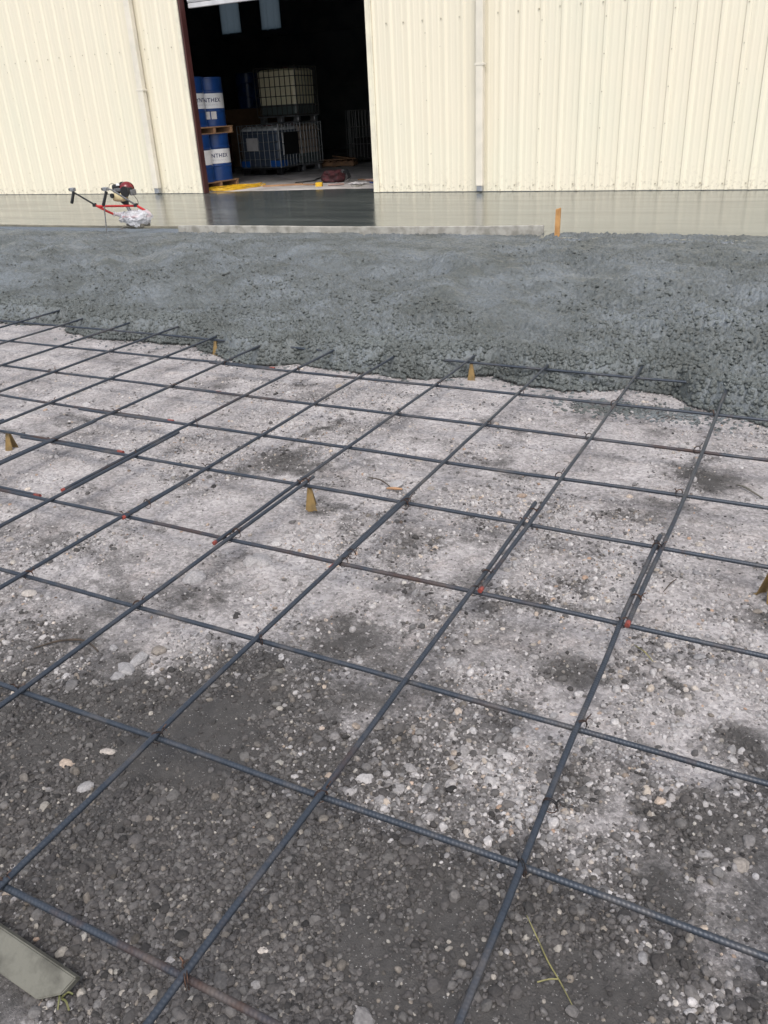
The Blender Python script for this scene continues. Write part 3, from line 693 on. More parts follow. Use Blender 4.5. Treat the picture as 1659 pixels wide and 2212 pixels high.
# ------------------------------------------------------------------ liquid totes
def tote(x0, x1, y0, y1, z0, H, label, bottle, liq, level, plate=None, sticker=False, feet=None, cage='cagem', guards=False):
    cx, cy = (x0 + x1) / 2, (y0 + y1) / 2; t = empty('liquid_tote', (cx, cy, z0), label, 'tote', 'caged liquid totes')
    feet = feet or M['galv']; ph = .15
    pal = MB(); pal.box((x0, y0, z0 + ph - .028), (x1, y1, z0 + ph), 0, .004)
    pal.box((x0 + .02, y0 + .02, z0), (x1 - .02, y0 + .10, z0 + .018)); pal.box((x0 + .02, y1 - .10, z0), (x1 - .02, y1 - .02, z0 + .018)); p = pal.build('pallet_base', M['galv'] if feet is M['galv'] else M['black'], t)
    for fx in (x0 + .09, cx, x1 - .09):
        for fy in (y0 + .09, y1 - .09): MB().box((fx - .07, fy - .06, z0 + .020), (fx + .07, fy + .06, z0 + ph - .030), 0, .012).build('foot', feet, p)
    # bottle: rounded box, tinted where the liquid stands behind the plastic
    b0, b1 = z0 + ph + .004, z0 + H - .04; r = .10; g = .03; prof = []; n = 6
    def ring(z, ins):
        o = []
        for (sx, sy, a0) in ((1, 1, 0), (-1, 1, 90), (-1, -1, 180), (1, -1, 270)):
            for k in range(n + 1):
                a = RAD(a0 + 90 * k / n); o.append(((x1 - g - r - ins if sx > 0 else x0 + g + r + ins) + r * math.cos(a), (y1 - g - r - ins if sy > 0 else y0 + g + r + ins) + r * math.sin(a), z))
        return o
    zl = b0 + (b1 - b0) * level
    zs = [(b0, .04), (b0 + .04, .0)] + [(zz, .0) for zz in (zl - .001, zl + .001)] + [(b1 - .05, .0), (b1, .06)]
    V = []; F = []; MI = []; m = 4 * (n + 1)
    for zz, ins in zs: V += ring(zz, ins)
    for i in range(len(zs) - 1):
        for k in range(m): F.append((i * m + k, i * m + (k + 1) % m, (i + 1) * m + (k + 1) % m, (i + 1) * m + k)); MI.append(1 if zs[i + 1][0] <= zl else 0)
    F.append(tuple(range(m))[::-1]); MI.append(1); F.append(tuple((len(zs) - 1) * m + k for k in range(m))); MI.append(0)
    bt = auto_smooth(mk('bottle', V, F, [bottle, liq], t, True, MI), 40)
    MB().lathe([(.09, 0), (.09, .03), (.075, .04)], (cx, cy, b1 - .002), 20).build('cap', M['redrum'], bt)
    # tube cage
    c = MB(); zb, zt = z0 + ph + .006, z0 + H
    def loop(z, r_):
        pts = [(x0, y0, z), (x1, y0, z), (x1, y1, z), (x0, y1, z), (x0, y0, z)]
        for a, b in zip(pts, pts[1:]): c.tube([a, b], r_, 6)
    for i, zz in enumerate((zb + .008, zb + (zt - zb) * .2, zb + (zt - zb) * .4, zb + (zt - zb) * .6, zb + (zt - zb) * .8, zt - .008)): loop(zz, .0085)
    nx, ny = 8, 7
    for i in range(nx + 1):
        xx = x0 + (x1 - x0) * i / nx
        for yy in (y0 - .016, y1 + .016): c.tube([(xx, yy, zb), (xx, yy, zt)], .0085, 6)
    for i in range(1, ny):
        yy = y0 + (y1 - y0) * i / ny
        for xx in (x0 - .016, x1 + .016): c.tube([(xx, yy, zb), (xx, yy, zt)], .0085, 6)
    c.tube([(x1 + .012, y0 - .012, zb), (x1 + .012, y0 - .012, zt)], .012, 6)
    auto_smooth(c.build('cage', M[cage], t), 50)
    if guards:
        for a, b in ((x0 + .012, x0 + .24), (x1 - .30, x1 - .012)): MB().box((a, y0 + .012, b0 + .02), (b, y0 + .028, b0 + .15), 0, .004).build('corner_guard', M['bluep'], t)
        MB().box((x1 - .028, y0 + .012, b0 + .02), (x1 - .012, y0 + .30, b0 + .15), 0, .004).build('corner_guard', M['bluep'], t)
    if sticker: MB().box((x0 + .24, y0 - .032, z0 + .52), (x0 + .55, y0 - .027, z0 + .79)).build('paper_label', M['paper'], t)
    if plate:
        MB().box((x1 + .027, y0 + .14, z0 + .42), (x1 + .033, y0 + .76, z0 + .88)).build('sign_plate', M['black'], t)
        for zz in (.42, .66): MB().box((x1 + .034, y0 + .075, z0 + zz), (x1 + .040, y0 + .125, z0 + zz + .22)).build('white_strip', M['white'], t)
    return t
tote(-12.12, -11.00, 16.40, 17.30, .147, 1.06, 'front tote of dark liquid with white label and blue corner guards', M['hdpe'], M['liq'], .90, True, True, M['black'], 'cagem', True)
for fx in (): pass
tote(-12.14, -11.02, 17.36, 18.28, .147, 1.06, 'brownish tote directly behind the front tote', M['hdpeb'], M['liqg'], .28)
tote(-12.16, -11.04, 17.36, 18.28, 1.212, 1.17, 'cream yellowed tote stacked on top, a little liquid inside', M['hdpey'], M['liqg'], .24, cage='cagedark')
# wire cage trolley, broken pallet and loose scrap
cg = empty('wire_cage', (-10.9, 20.3, .15), 'dark wire cage trolley standing at right inside shed', 'cage')
c = MB()
for yy in (20.0, 20.7):
    for i in range(9): xx = -11.27 + .10 * i; c.tube([(xx, yy, .25), (xx, yy, 1.4)], .007, 6)
    for zz in (.25, .6, 1.0, 1.4): c.tube([(-11.27, yy, zz), (-10.47, yy, zz)], .009, 6)
for xx in (-11.27, -10.47):
    for i in range(7): yy = 20.0 + .7 * i / 6; c.tube([(xx, yy, .25), (xx, yy, 1.4)], .007, 6)
    for zz in (.25, .6, 1.0, 1.4): c.tube([(xx, 20.0, zz), (xx, 20.7, zz)], .009, 6)
c.build('mesh_sides', M['grey'], cg); MB().box((-11.3, 19.97, .22), (-10.44, 20.73, .25), 0, .005).build('base', M['black'], cg)
for xx in (-11.2, -10.54):
    for yy in (20.06, 20.64): MB().lathe([(.03, -.018), (.037, -.012), (.037, .012), (.03, .018)], (xx, yy, .185), 16, 0, 'X').build('wheel', M['black'], cg)
bx = MB().box((-11.1, 20.1, .256), (-10.6, 20.6, .75), 0, .02).build('storage_bin', M['black']); tag(bx, 'black bin inside the dark wire cage', 'bin')
pallet(-11.05, 19.0, .147, 'broken brown pallet on floor right of the totes', 1.0, .8, .35, True)
for i, (dx, dy, rz, lb) in enumerate(((-.1, -.1, .6, 'loose brown plank lying across the broken pallet'), (.15, .12, -.4, 'short brown plank at far end of the broken pallet'))):
    m = MB().box((-.42, -.05, 0), (.42, .05, .03), 0, .003); o = m.build('plank', M['wood']); o.location = (-11.05 + dx, 19.0 + dy, .285 + .04 * i); o.rotation_euler = (0, .06 * i, rz); tag(o, lb, 'plank')
# yellow cord
def yellow_cord():
    P = []; ax = Vector((.335, .942, 0)); pe = Vector((.942, -.335, 0)); c0 = Vector((-10.04, 13.20, .152))
    for i in range(230):
        a = i * .2; q = i / 230
        P.append(c0 + ax * ((.50 + .10 * math.sin(i * .037)) * math.cos(a) + .12 * math.sin(q * 9)) + pe * (.19 * math.sin(a + .5 * math.sin(q * 7)) + .10 * math.cos(q * 11)) + Vector((0, 0, .008 + .03 * q + .012 * math.sin(a * 2.3))))
    o = MB().tube(P, .009, 6).build('extension_cord', M['yellow']); auto_smooth(o, 60); tag(o, 'yellow cord lying in a loose coil inside the doorway', 'cord')
yellow_cord()
# red and black bundle
def bundle():
    t = empty('tool_bag', (-8.5, 14.4, .15), 'crumpled maroon and black bundle on floor inside doorway', 'bundle')
    bm = bmesh.new(); bmesh.ops.create_icosphere(bm, subdivisions=4, radius=1)
    for v in bm.verts:
        n = mnoise.noise_vector(v.co * 1.6 + Vector((3, 8, 1))); v.co += n * .5; v.co.z = max(v.co.z, -.55); v.co = Vector((-8.5 + v.co.x * .24, 14.45 + v.co.y * .22, .15 + .075 + v.co.z * .14))
    V = [v.co.copy() for v in bm.verts]; bm.verts.index_update(); F = [[v.index for v in f.verts] for f in bm.faces]; bm.free()
    mk('cloth', V, F, M['maroon'], t, True)
    for k in range(3):
        P = smooth_curve([(-8.42 + .05 * k, 14.3 + .1 * k, .20), (-8.30 + .04 * k, 14.5, .36), (-8.14 + .05 * k, 14.4 - .05 * k, .24), (-8.12, 14.2, .165)], 6)
        MB().tube(P, .012, 6).build('strap', M['black'], t)
bundle()
st = MB().tube(smooth_curve([(-9.25, 14.2, .165), (-9.0, 14.5, .17), (-9.2, 14.95, .165), (-9.1, 15.3, .20), (-9.35, 15.7, .17)], 8), .014, 6).build('black_hose', M['black']); tag(auto_smooth(st), 'black hose trailing left of the maroon bundle', 'hose')
SCR = [(-9.25, 13.75, .78, .13, .025, .45, 'tan', 'long tan board lying flat near the yellow cord', 'board'), (-8.72, 13.85, .34, .12, .02, -.2, 'tan', 'short tan board tilted toward the maroon bundle', 'board'),
       (-8.05, 13.75, .30, .22, .02, .5, 'pinkcloth', 'pale pink scrap sheet in front of the maroon bundle', 'scrap'), (-7.62, 13.85, .34, .2, .03, -.3, 'paper', 'crumpled white paper scrap in middle of doorway floor', 'scrap'),
       (-7.50, 14.35, .42, .2, .05, .2, 'pinkcloth', 'larger pink scrap sheet lying behind the white paper', 'scrap'), (-7.12, 13.65, .26, .14, .06, .7, 'blueitem', 'blue scrap next to right side of doorway', 'scrap'),
       (-7.25, 14.6, .9, .07, .025, .1, 'yellow', 'thin yellow strip lying near right side of doorway', 'strip'), (-7.9, 14.7, .5, .10, .02, -.5, 'wood', 'dark wooden slat lying behind the pink scraps', 'slat'),
       (-8.30, 13.55, .12, .10, .07, .3, 'yellow', 'small yellow block on floor before the maroon bundle', 'block'), (-6.95, 14.1, .3, .16, .04, .4, 'maroon', 'dark red scrap at right side of the doorway', 'scrap'),
       (-7.42, 13.42, .18, .09, .03, 1.1, 'board', 'little grey wood offcut near the doorway edge', 'offcut')]
for x, y, sx, sy, sz, rz, mt, lb, ct in SCR:
    bm = bmesh.new(); bmesh.ops.create_grid(bm, x_segments=7, y_segments=5, size=.5)
    amp = 0 if mt in ('tan', 'wood', 'board') or ct in ('strip', 'block') else .6
    top = []
    for v in bm.verts: v.co = Vector((v.co.x * sx, v.co.y * sy, sz * (1 + amp * mnoise.noise(v.co * 5 + Vector((x, y, 0))))))
    r = bmesh.ops.extrude_face_region(bm, geom=bm.faces[:])
    for v in [g for g in r['geom'] if isinstance(g, bmesh.types.BMVert)]: v.co.z = 0.0 if amp == 0 else v.co.z - min(.012, v.co.z * .5)
    bmesh.ops.recalc_face_normals(bm, faces=bm.faces[:])
    me = bpy.data.meshes.new(ct); bm.to_mesh(me); bm.free(); me.materials.append(M[mt]); o = link(bpy.data.objects.new(ct, me)); o.location = (x, y, .147); o.rotation_euler = (0, 0, rz); tag(o, lb, ct)

# ------------------------------------------------------------------ boards and stake at the slab edge
def plank_between(name, a, b, w, h, mat, label, cat='board', warp=.006):
    a = Vector(a); b = Vector(b); d = (b - a); L = d.length; d.normalize(); s = d.cross(Vector((0, 0, 1))).normalized(); V = []; F = []; n = 30
    for i in range(n + 1):
        p = a + d * L * i / n; e = warp * math.sin(i * .21 + 1); c = .004
        for (ox, oz) in ((-w / 2, -h), (w / 2, -h), (w / 2, -c), (w / 2 - c, 0), (-w / 2 + c, 0), (-w / 2, -c)):
            V.append(p + s * (ox + random.uniform(-.0008, .0008)) + Vector((0, 0, oz + e + random.uniform(-.0015, .0015))))
    for i in range(n):
        for k in range(6): F.append((i * 6 + k, i * 6 + (k + 1) % 6, (i + 1) * 6 + (k + 1) % 6, (i + 1) * 6 + k))
    F.append(tuple(range(6))[::-1]); F.append(tuple(n * 6 + k for k in range(6)))
    o = mk(name, V, F, mat); bmr = bmesh.new(); bmr.from_mesh(o.data); bmesh.ops.recalc_face_normals(bmr, faces=bmr.faces[:]); bmr.to_mesh(o.data); bmr.free(); return tag(o, label, cat)
plank_between('screed_board', (-6.93, 7.84, .203), (-2.30, 8.10, .222), .045, .14, M['board'], 'long pale grey board on edge between slab and rough concrete')
plank_between('form_board', (-13.5, 7.86, .180), (-6.6, 8.03, .172), .045, .14, M['boardw'], 'brown wet board on edge under the screed machine, running left', warp=.004)
def stake():
    m = MB(); x, y = -2.083, 7.85; s = .024
    V = []
    for z, k in ((-.03, .7), (.12, 1), (.418, 1), (.425, .9)):
        for sx, sy in ((-1, -1), (1, -1), (1, 1), (-1, 1)): V.append((x + sx * s * k + (.004 if z > .3 else 0), y + sy * s * .55 * k, z + (.006 * sx if z > .3 else 0)))
    F = [(i * 4 + k, i * 4 + (k + 1) % 4, (i + 1) * 4 + (k + 1) % 4, (i + 1) * 4 + k) for i in range(3) for k in range(4)] + [(12, 13, 14, 15), (3, 2, 1, 0)]
    tag(m.add(V, F).build('wooden_stake', M['stake']), 'upright orange wooden stake at the slab edge', 'stake')
stake()

# ------------------------------------------------------------------ vibrating screed machine
def screed():
    s = empty('power_screed', (-7.84, 8.0, .15), 'petrol power screed with red tube frame and bagged base', 'machine')
    def T(name, pts, r, mat, par=s, n=10): return auto_smooth(MB().tube(pts, r, n).build(name, mat, par), 50)
    T('frame_arm', smooth_curve([(-8.266, 7.817, .456), (-8.20, 7.868, .402), (-8.147, 7.917, .357), (-8.10, 7.965, .322), (-8.02, 8.0, .312)], 5), .0155, M['red'])
    T('frame_arm', smooth_curve([(-7.738, 7.997, .436), (-7.66, 8.06, .366), (-7.618, 8.095, .325), (-7.615, 8.10, .300), (-7.66, 8.10, .280)], 5), .0155, M['red'])
    T('cross_tube', [(-8.235, 7.84, .436), (-7.755, 7.995, .424)], .0145, M['red'])
    hl = T('handlebar', [(-8.275, 7.811, .464), (-8.403, 7.647, .618), (-8.432, 7.64, .645)], .0115, M['black']); hr = T('handlebar', [(-7.730, 8.004, .430), (-7.86, 7.747, .646), (-7.90, 7.74, .655)], .0115, M['grey'])
    for (p, q, h) in (((-8.420, 7.645, .632), (-8.464, 7.617, .495), hl), ((-7.950, 7.745, .625), (-8.023, 7.717, .456), hr)):
        p = Vector(p); q = Vector(q); pts = [p + (q - p) * t for t in (0, .08, .3, .6, .92, 1)]
        T('grip', pts, [.018, .020, .0185, .019, .021, .017], M['black'], h)
        c = MB(); a = Vector(p) + Vector((-.0, 0, .028)); c.box(a - Vector((.030, .034, .020)), a + Vector((.030, .02, .024)), 0, .006); c.build('clamp', M['galv'], h)
        T('lever', [a + Vector((-.055, -.01, .0)), a + Vector((-.04, -.01, .004)), a + Vector((-.02, -.0, .0))], .018, M['black'], h, 8)
    for p in ((-8.270, 7.815, .458), (-7.736, 8.0, .436)):
        p = Vector(p); MB().box(p - Vector((.022, .022, .026)), p + Vector((.022, .022, .020)), 0, .008).build('clamp_block', M['black'], s)
    # engine
    e = auto_smooth(MB().lathe([(.02, -.075), (.085, -.075), (.10, -.05), (.10, -.03), (.06, -.02)], (-7.905, 8.047, .615), 28, 0, 'X').build('engine_block', M['black'], s), 40)
    bm = bmesh.new(); bmesh.ops.create_uvsphere(bm, u_segments=24, v_segments=14, radius=1)
    for v in bm.verts:
        c = v.co; c.x = c.x * .092; c.y *= .10; c.z *= .090
        if c.z < -.03: c.z = -.03 + (c.z + .03) * .5
    V = [Vector((-7.880, 8.047, .628)) + v.co for v in bm.verts]; bm.verts.index_update(); F = [[v.index for v in f.verts] for f in bm.faces]; bm.free()
    mi = [1 if (sum((V[i] for i in f), Vector()) / len(f) - Vector((-7.880, 8.047, .628))).dot(Vector((.35, -.25, -.9))) > .022 else 0 for f in F]; mk('engine_cover', V, F, [M['reddome'], M['black']], e, True, mi)
    for k in range(5): MB().box((-7.83 + .0 * k, 7.944, .560 + .018 * k), (-7.795, 7.960, .569 + .018 * k), 0, .002).build('cooling_fin', M['black'], e)
    auto_smooth(MB().lathe([(.066, -.012), (.066, .012), (.05, .02)][::1], (-7.838, 7.955, .600), 22, 0, 'Y').build('recoil_starter', M['black'], e), 40)
    MB().box((-7.80, 7.99, .55), (-7.765, 8.09, .62), 0, .010).build('muffler', M['grey'], e)
    MB().box((-7.965, 7.945, .672), (-7.915, 7.965, .700), 0, .006).build('badge', M['white'], e)
    MB().box((-8.060, 7.95, .585), (-7.965, 8.05, .690), 0, .028).build('air_filter', M['black'], e)
    MB().box((-8.02, 7.945, .60), (-7.90, 8.0, .645), 0, .012).build('carburettor', M['grey'], e)
    tk = MB(); tk.box((-8.085, 7.945, .478), (-7.890, 8.075, .590), 0, .038); auto_smooth(tk.build('fuel_tank', M['tank'], s), 50)
    auto_smooth(MB().lathe([(.03, -.012), (.03, .012)], (-8.05, 7.935, .555), 14, 0, 'Y').build('fuel_cap', M['black'], s), 40)
    T('clutch_housing', [(-7.965, 8.047, .500), (-7.945, 8.047, .460), (-7.93, 8.047, .425)], [.062, .045, .026], M['black'], s, 16)
    T('drive_shaft', [(-7.935, 8.047, .43), (-7.855, 8.047, .27)], [.020, .026], M['grey'])
    T('throttle_cable', smooth_curve([(-7.84, 8.0, .600), (-7.78, 8.03, .560), (-7.735, 8.05, .480), (-7.75, 8.05, .425), (-7.83, 8.05, .420), (-7.92, 8.05, .438)], 6), .0038, M['black'], s, 6)
    T('throttle_cable', smooth_curve([(-7.90, 7.75, .66), (-7.93, 7.80, .700), (-7.97, 7.9, .705), (-8.0, 7.98, .67)], 6), .0035, M['black'], s, 6)
    T('kickstand', [(-8.006, 7.730, .470), (-8.013, 7.715, .40), (-8.022, 7.70, .20), (-8.03, 7.69, .12)], .0075, M['grey'])
    # base: vibrator housing, muddy, wrapped in a plastic bag
    MB().box((-7.97, 7.95, .215), (-7.66, 8.13, .29), 0, .03).build('vibrator_housing', M['grey'], s); MB().box((-7.95, 7.945, .286), (-7.70, 8.0, .297), 0, .003).build('deck_plate', M['red'], s)
    MB().box((-7.93, 7.96, .152), (-7.64, 8.12, .215), 0, .018).build('base_plate', M['mud'], s)
    bm = bmesh.new(); bmesh.ops.create_icosphere(bm, subdivisions=5, radius=1)
    for v in bm.verts:
        d = v.co.copy(); w = mnoise.noise_vector(d * 2.1 + Vector((5, 1, 2))) * .22 + mnoise.noise_vector(d * 6.5) * .10
        p = Vector((d.x * .235, d.y * .14, d.z * .105)); p += w * .30 * Vector((.6, .6, .55)).length * .5
        if d.z < 0: p.x *= 1 + .28 * d.z
        p.x -= .06 * max(0, -d.x) * (1 + d.z) * .8; p.z += .035 * d.x * (d.z + .3)
        q = Vector((-7.80, 8.045, .262)) + p; q.z = max(q.z, .156 + .004 * d.x); v.co = q
    V = [v.co.copy() for v in bm.verts]; bm.verts.index_update(); F = [[v.index for v in f.verts] for f in bm.faces]; bm.free()
    mk('plastic_bag', V, F, M['bag'], s, True)
    T('bag_neck', smooth_curve([(-7.98, 8.02, .305), (-8.06, 7.99, .318), (-8.105, 7.97, .328)], 5), [.055, .048, .040, .034, .030, .026, .024, .024, .026, .030, .036], M['bag'], s, 14)
    md = MB()
    for k in range(26):
        x = random.uniform(-7.97, -7.62); r = random.uniform(.008, .02); md.lathe([(r * .6, -r * .5), (r, 0), (r * .6, r * .5)], (x, 7.93 + random.uniform(-.01, .03), .160 + random.uniform(0, .015)), 7)
    tag(md.build('mud_splashes', M['mud'], s), kind='stuff')
screed()

# ------------------------------------------------------------------ rebar mat
mat = empty('rebar_mat', (0, 0, .083), 'mat of dark steel rebar tied in squares over the gravel', 'rebar mat')
AX = {1: -.0046, 2: -.4472, 3: -.9024, 4: -1.3526, 5: -1.8216}
for k in range(6, 14): AX[k] = -1.8216 - .4528 * (k - 5) + .01 * math.sin(k * 2.1) + (.06 if k == 6 else 0)
AX[0] = .452; AX[-1] = .905
BY = {0: .0036, 1: .4560, 2: .8872, 3: 1.3506, 4: 1.8326, 5: 2.2505, 6: 2.6970, 7: 3.1645, 8: 3.622, 9: 4.07}
RB = .0068
def bar(p0, p1, seed, mt, sagamp=.006, bend=0.0):
    """deformed reinforcing bar; ribs are modelled where the camera is close"""
    p0 = np.array(p0, float); p1 = np.array(p1, float); L = np.linalg.norm(p1 - p0); d = (p1 - p0) / L
    s = [0.0]; pitch = .0088
    while s[-1] < L:
        c = p0 + d * s[-1]; dist = math.dist(c, CAM)
        s.append(s[-1] + (pitch / 4 if dist < 3.0 else pitch / 2 if dist < 3.6 else .035))
    s = np.array(s); s[-1] = L; dist = np.linalg.norm(p0 + d * s[:, None] - np.array(CAM), axis=1)
    n = 10; th = np.arange(n) * 2 * np.pi / n
    side = np.array([-d[1], d[0], 0.]); up = np.array([0, 0, 1.])
    off = .030 * (fbm(s * .8 + seed * 5.1, s * 0 + seed, seed, 3) - .5) * (1 - bend * 0); zo = sagamp * (fbm(s * 1.1 + seed * 2.3, s * 0, seed + 9, 2) - .5)
    c = p0 + d * s[:, None] + side * off[:, None] + up * zo[:, None]
    ph = (s[:, None] + .0035 * np.abs(np.sin(th))[None] * 1.6) / pitch
    rib = np.clip(1.6 * np.cos(2 * np.pi * ph) - .3, 0, 1) * (np.abs(np.sin(th)) > .25)[None]
    lr = (np.abs(np.cos(th)) > .98)[None] * .09
    r = RB * (1 + np.where(dist[:, None] < 3.6, .12 * rib, .03) + lr)
    V = c[:, None, :] + r[..., None] * (np.cos(th)[None, :, None] * side + np.sin(th)[None, :, None] * up)
    m = len(s); V = np.concatenate([V.reshape(-1, 3), [c[0], c[-1]]]) - np.array(mat.location)
    i = np.arange(m - 1)[:, None]; k = np.arange(n)[None]; k2 = (k + 1) % n
    F = np.stack([i * n + k, i * n + k2, (i + 1) * n + k2, (i + 1) * n + k], -1).reshape(-1, 4)
    kk = np.arange(n); e0 = np.stack([np.full(n, m * n), (kk + 1) % n, kk, kk], 1); 
    o = mk_np('rebar', V, F, mt, mat, True)
    # end caps
    bm = bmesh.new(); bm.from_mesh(o.data); bm.verts.ensure_lookup_table()
    bm.faces.new([bm.verts[j] for j in range(n)][::-1]); bm.faces.new([bm.verts[(m - 1) * n + j] for j in range(n)])
    bm.verts.remove(bm.verts[m * n]); bm.verts.ensure_lookup_table(); bm.verts.remove(bm.verts[len(bm.verts) - 1]); bm.to_mesh(o.data); bm.free()
    return o, c
def painted_end(o, c, first, ln=.028):
    P = c[:1] if first else c[-1:]
    d = (c[1] - c[0]) if first else (c[-2] - c[-1]); d = d / np.linalg.norm(d)
    a = P[0] - d * .0012; b = P[0] + d * ln
    e = MB(); e.tube([a, b], RB * 1.10, 12); e.build('painted_end', M['redpaint'], o)
ZA, ZB = .0985, .0835
mts = ['bar0', 'bar0', 'bar1', 'bar0', 'bar1', 'bar2']
lapn = {1: 1.325, 2: 1.34, 3: 1.29, 4: 1.286, 5: 1.32, 6: 1.42, 7: 1.49}; lapf = {1: 1.885, 2: 1.975, 3: 1.85, 4: 1.89, 5: 1.94, 6: 2.11, 7: 2.1}
for k, x in AX.items():
    if k > 12: continue
    yn, yf = lapn.get(k, 1.4), lapf.get(k, 1.95)
    sgn = -1 if k in (1, 3, 6, 7) else 1
    off = .0142
    ya = -1.1 if k <= 5 else .2
    if k == 3: ya = -.03
    near, far = (x, x - off) if k in (3, 4, 6, 7) else (x, x + off * .9)
    if k in (1,): near, far = x, x + .014
    skew = {1: .004, 2: -.004, 3: .0, 4: .006}.get(k, 0)
    o1, c1 = bar((near, ya, ZA), (near + skew, yf, ZA), 10 + k, M[mts[k % 4]])
    o2, c2 = bar((far, yn, ZA), (far + skew, 4.35 + .1 * math.sin(k), ZA), 40 + k, M[mts[(k * 3 + 1) % 5]])
    painted_end(o2, c2, True, .018 if k < 4 else .010)
lapB = {8: (-2.9, -2.35), 7: (-2.85, -2.39), 6: (-2.86, -2.42), 5: (-2.98, -2.37), 4: (-2.94, -2.31), 3: (-2.88, -2.308), 2: (-2.9, -2.3)}
for k, y in BY.items():
    if k == 9: continue
    if k in lapB:
        a, b = lapB[k]
        o1, c1 = bar((-7.2, y + .0155, ZB + .001), (b, y + .0155, ZB + .001), 70 + k, M['bar2' if k in (4, 5, 6) else 'bar1']); painted_end(o1, c1, False, .03)
        bar((a, y, ZB), (1.3, y, ZB), 90 + k, M['bar2' if k in (6, 3) else 'bar1' if k in (2, 4, 7) else 'bar0'])
    else: bar((-1.05 if k == 0 else -2.6, y, ZB), (1.3, y, ZB), 90 + k, M['bar2' if k == 0 else 'bar0'])
# tie wires at the crossings
def tie(x, y, z, rz, big=1.0):
    P = []
    for i in range(26):
        a = i / 25 * 2 * math.pi * 1.55; P.append((math.cos(a) * .0125 * big, (i / 25 - .5) * .007, math.sin(a) * .0125 * big + (-.006 if math.sin(a) < 0 else .0)))
    m = MB(); m.tube(P, .0013, 5); tw = [(.011, 0, .006), (.016, .004, .014), (.019, .001, .021), (.026, .005, .024)]; m.tube(tw, .0017, 5); m.tube([(.016, .004, .014), (.021, -.004, .018), (.024, -.007, .014)], .0009, 5)
    R = Matrix.Rotation(rz, 3, 'Z'); m.V = [R @ v + Vector((x, y, z)) for v in m.V]; m.build('tie_wire', M['wire'], mat)
for k, x in AX.items():
    for j, y in BY.items():
        if j > 7 or k > 9 or k < 0: continue
        if random.random() < .85: tie(x + random.uniform(-.003, .003), y + random.uniform(-.003, .003), .0925, RAD(random.choice([40, 135, 50, 225])), 1.1)
for k, yy in ((1, 1.47), (1, 1.80), (2, 1.44), (2, 1.90), (3, 1.40), (3, 1.80), (4, 1.38), (4, 1.84), (1, .62), (5, 1.45)): tie(AX[k] + .006, yy, ZA, 0 if k != 9 else 0, 1.25)
# bar supports
def support(x, y, rz, label):
    """folded sheet bar support: two tapering leaves leaning together under the bar, lips turned out at the foot"""
    z0 = float(ground_h(np.array([x]), np.array([y]))[0]); H = ZB - RB - z0
    t = empty('bar_support', (x, y, z0), label, 'bar support', 'ochre bar supports', rz)
    for sgn in (-1, 1):
        sec = [(.0255, .030, .0), (.0215, .023, .004), (.0180, .0165, .30), (.0125, .0095, .68), (.0085, .0035, 1.0)]   # half width, stand-off, height
        V = []; F = []
        for hw, so, hh in sec:
            for th in (0, .0022):
                for u in (-1, -.15, .15, 1): V.append((u * hw * (1.0 if sgn < 0 else .94), sgn * (so + th + (.004 if abs(u) < .5 else 0)), hh * H - .001))
        n = 8
        for r in range(len(sec) - 1):
            for k in range(3): F += [(r * n + k, r * n + k + 1, (r + 1) * n + k + 1, (r + 1) * n + k), (r * n + 4 + k, (r + 1) * n + 4 + k, (r + 1) * n + 5 + k, r * n + 5 + k)]
            F += [(r * n, (r + 1) * n, (r + 1) * n + 4, r * n + 4), (r * n + 3, r * n + 7, (r + 1) * n + 7, (r + 1) * n + 3)]
        e = (len(sec) - 1) * n
        for k in range(3): F += [(k, k + 4, k + 5, k + 1), (e + k, e + k + 1, e + k + 5, e + k + 4)]
        mk('leaf', V, F, M['chairm'], t, world=False)
support(-1.335, 1.845, .5, 'ochre folded bar support under crossing in middle of rebar mat'); support(-3.085, 1.875, .2, 'ochre folded bar support at left edge of picture')
support(-1.352, 3.632, .3, 'ochre folded bar support half against rough concrete, below stake'); support(-3.165, 3.632, .1, 'thin ochre bar support against rough concrete at left')
support(.338, 1.80, .8, 'ochre folded bar support at right edge of picture')

# ------------------------------------------------------------------ plank end, straw, twigs in the foreground
def fore_plank():
    # tilted plank poking in at the lower left, with a clipped end
    a = Vector((-.655, -.058, .045)); d = Vector((-1, .03, .10)).normalized(); up = Vector((.02, -.72, -.55)); up = (up - d * up.dot(d)).normalized(); nrm = d.cross(up).normalized()
    if nrm.z < 0: nrm = -nrm
    w, t, L = .062, .020, 1.2
    out = [(0.0, 0), (L, 0), (L, w), (.052, w), (.012, w * .55)]
    V = [a + d * x + up * y for x, y in out]; V += [v - nrm * t for v in V]; n = len(out)
    F = [tuple(range(n)), tuple(range(n, 2 * n))[::-1]] + [(i, (i + 1) % n, n + (i + 1) % n, n + i) for i in range(n)]
    o = mk('plank', V, F, M['plank']); bm = bmesh.new(); bm.from_mesh(o.data); bmesh.ops.recalc_face_normals(bm, faces=bm.faces[:])
    bmesh.ops.bevel(bm, geom=bm.edges[:], offset=.0025, segments=2, affect='EDGES'); bm.to_mesh(o.data); bm.free(); tag(o, 'greenish weathered plank end at lower left corner', 'plank')
fore_plank()
def stem(name, pts, r, mat, label, cat, leaf=None):
    m = MB(); P = smooth_curve(pts, 8); n = len(P); m.tube(P, [r * (.35 + .65 * math.sin(math.pi * (.12 + .8 * i / n))) for i in range(n)], 6); t = m.build(name, mat)
    auto_smooth(t, 60); tag(t, label, cat); return t
gz_ = lambda x, y, e=.006: (x, y, float(ground_h(np.array([x]), np.array([y]))[0]) + e)
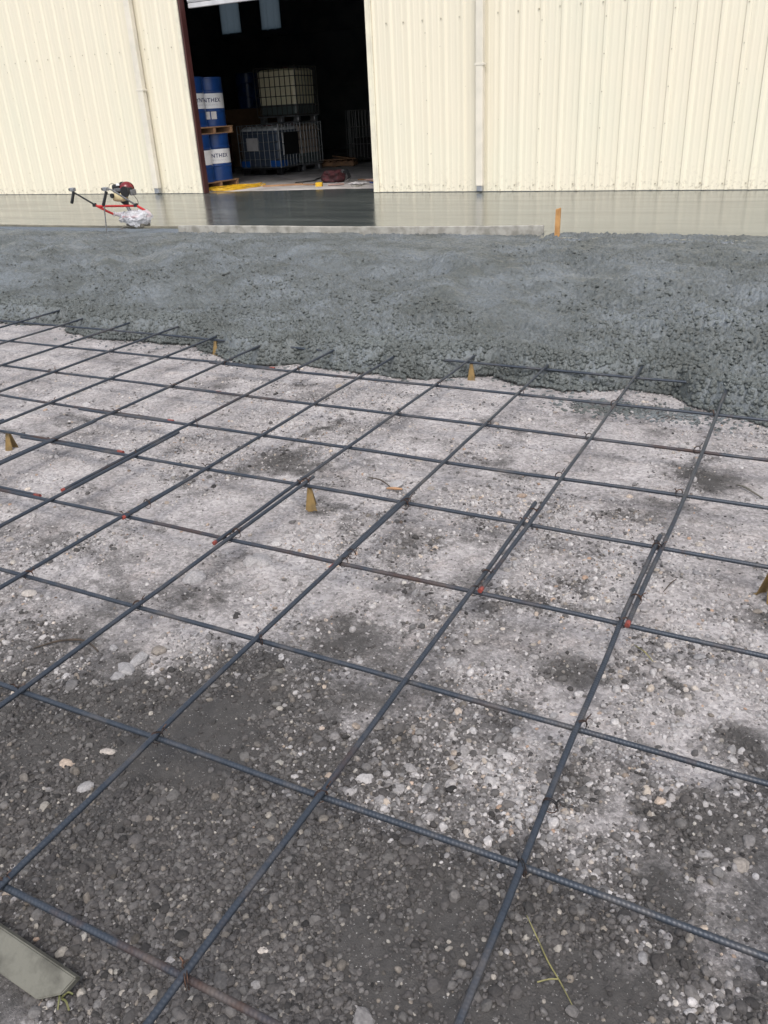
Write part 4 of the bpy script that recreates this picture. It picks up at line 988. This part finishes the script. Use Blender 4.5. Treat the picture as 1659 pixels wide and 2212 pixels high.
g1 = stem('fallen_grass', [gz_(.020, .418, .02), gz_(.055, .382, .014), gz_(.082, .352, .012), gz_(.112, .325, .010), gz_(.142, .294, .01)], .0015, M['straw'], 'yellow green grass stem lying at bottom right', 'grass')
g2 = MB().tube(smooth_curve([gz_(.108, .327, .012), gz_(.094, .318, .012), gz_(.076, .305, .010)], 5), .0014, 5).build('leaf_blade', M['straw'], g1)
gs = empty('grass_sprig', (-.675, -.08, 0), 'small pale green grass sprig below the plank end', 'grass')
for k, q in enumerate([((-.70, -.066), (-.685, -.075)), ((-.690, -.060), (-.683, -.078)), ((-.66, -.07), (-.676, -.082)), ((-.684, -.078), (-.664, -.102)), ((-.672, -.085), (-.645, -.094))]):
    (xa, ya), (xb, yb) = q; MB().tube(smooth_curve([gz_(xa, ya, .016), gz_((xa + xb) / 2, (ya + yb) / 2 + .003, .02), gz_(xb, yb, .012)], 5), .0018, 5).build('blade', M['leaf'], gs)
stem('twig', [gz_(-1.60, .68), gz_(-1.55, .735, .012), gz_(-1.47, .76, .015), gz_(-1.40, .745)], .0035, M['twig'], 'thin dark twig among pale stones at left edge', 'twig')
stem('twig', [gz_(-1.235, 2.15, .02), gz_(-1.17, 2.14, .025), gz_(-1.105, 2.112)], .0028, M['twig'], 'short dark twig beside white stone in middle of mat', 'twig')
stem('twig', [gz_(.166, 2.62), gz_(.20, 2.58, .012), gz_(.27, 2.52)], .004, M['mud'], 'pale bent twig on dark patch near right edge', 'twig')
stem('twig', [gz_(.045, 1.72), gz_(.06, 1.77, .012), gz_(.07, 1.81)], .002, M['twig'], 'small brown twig right of the rebar lap', 'twig')
stem('twig', [gz_(.02, 1.40), gz_(.055, 1.36, .014), gz_(.085, 1.33, .01)], .0018, M['straw'], 'pale straw lying on small dark patch at right', 'straw')
stem('wood_chip', [gz_(-1.125, 2.10, .012), gz_(-1.09, 2.10, .016), gz_(-1.06, 2.112, .012)], .006, M['tan'], 'yellowish wood chip beside the white stone', 'wood chip')

SC.render.engine = 'CYCLES'
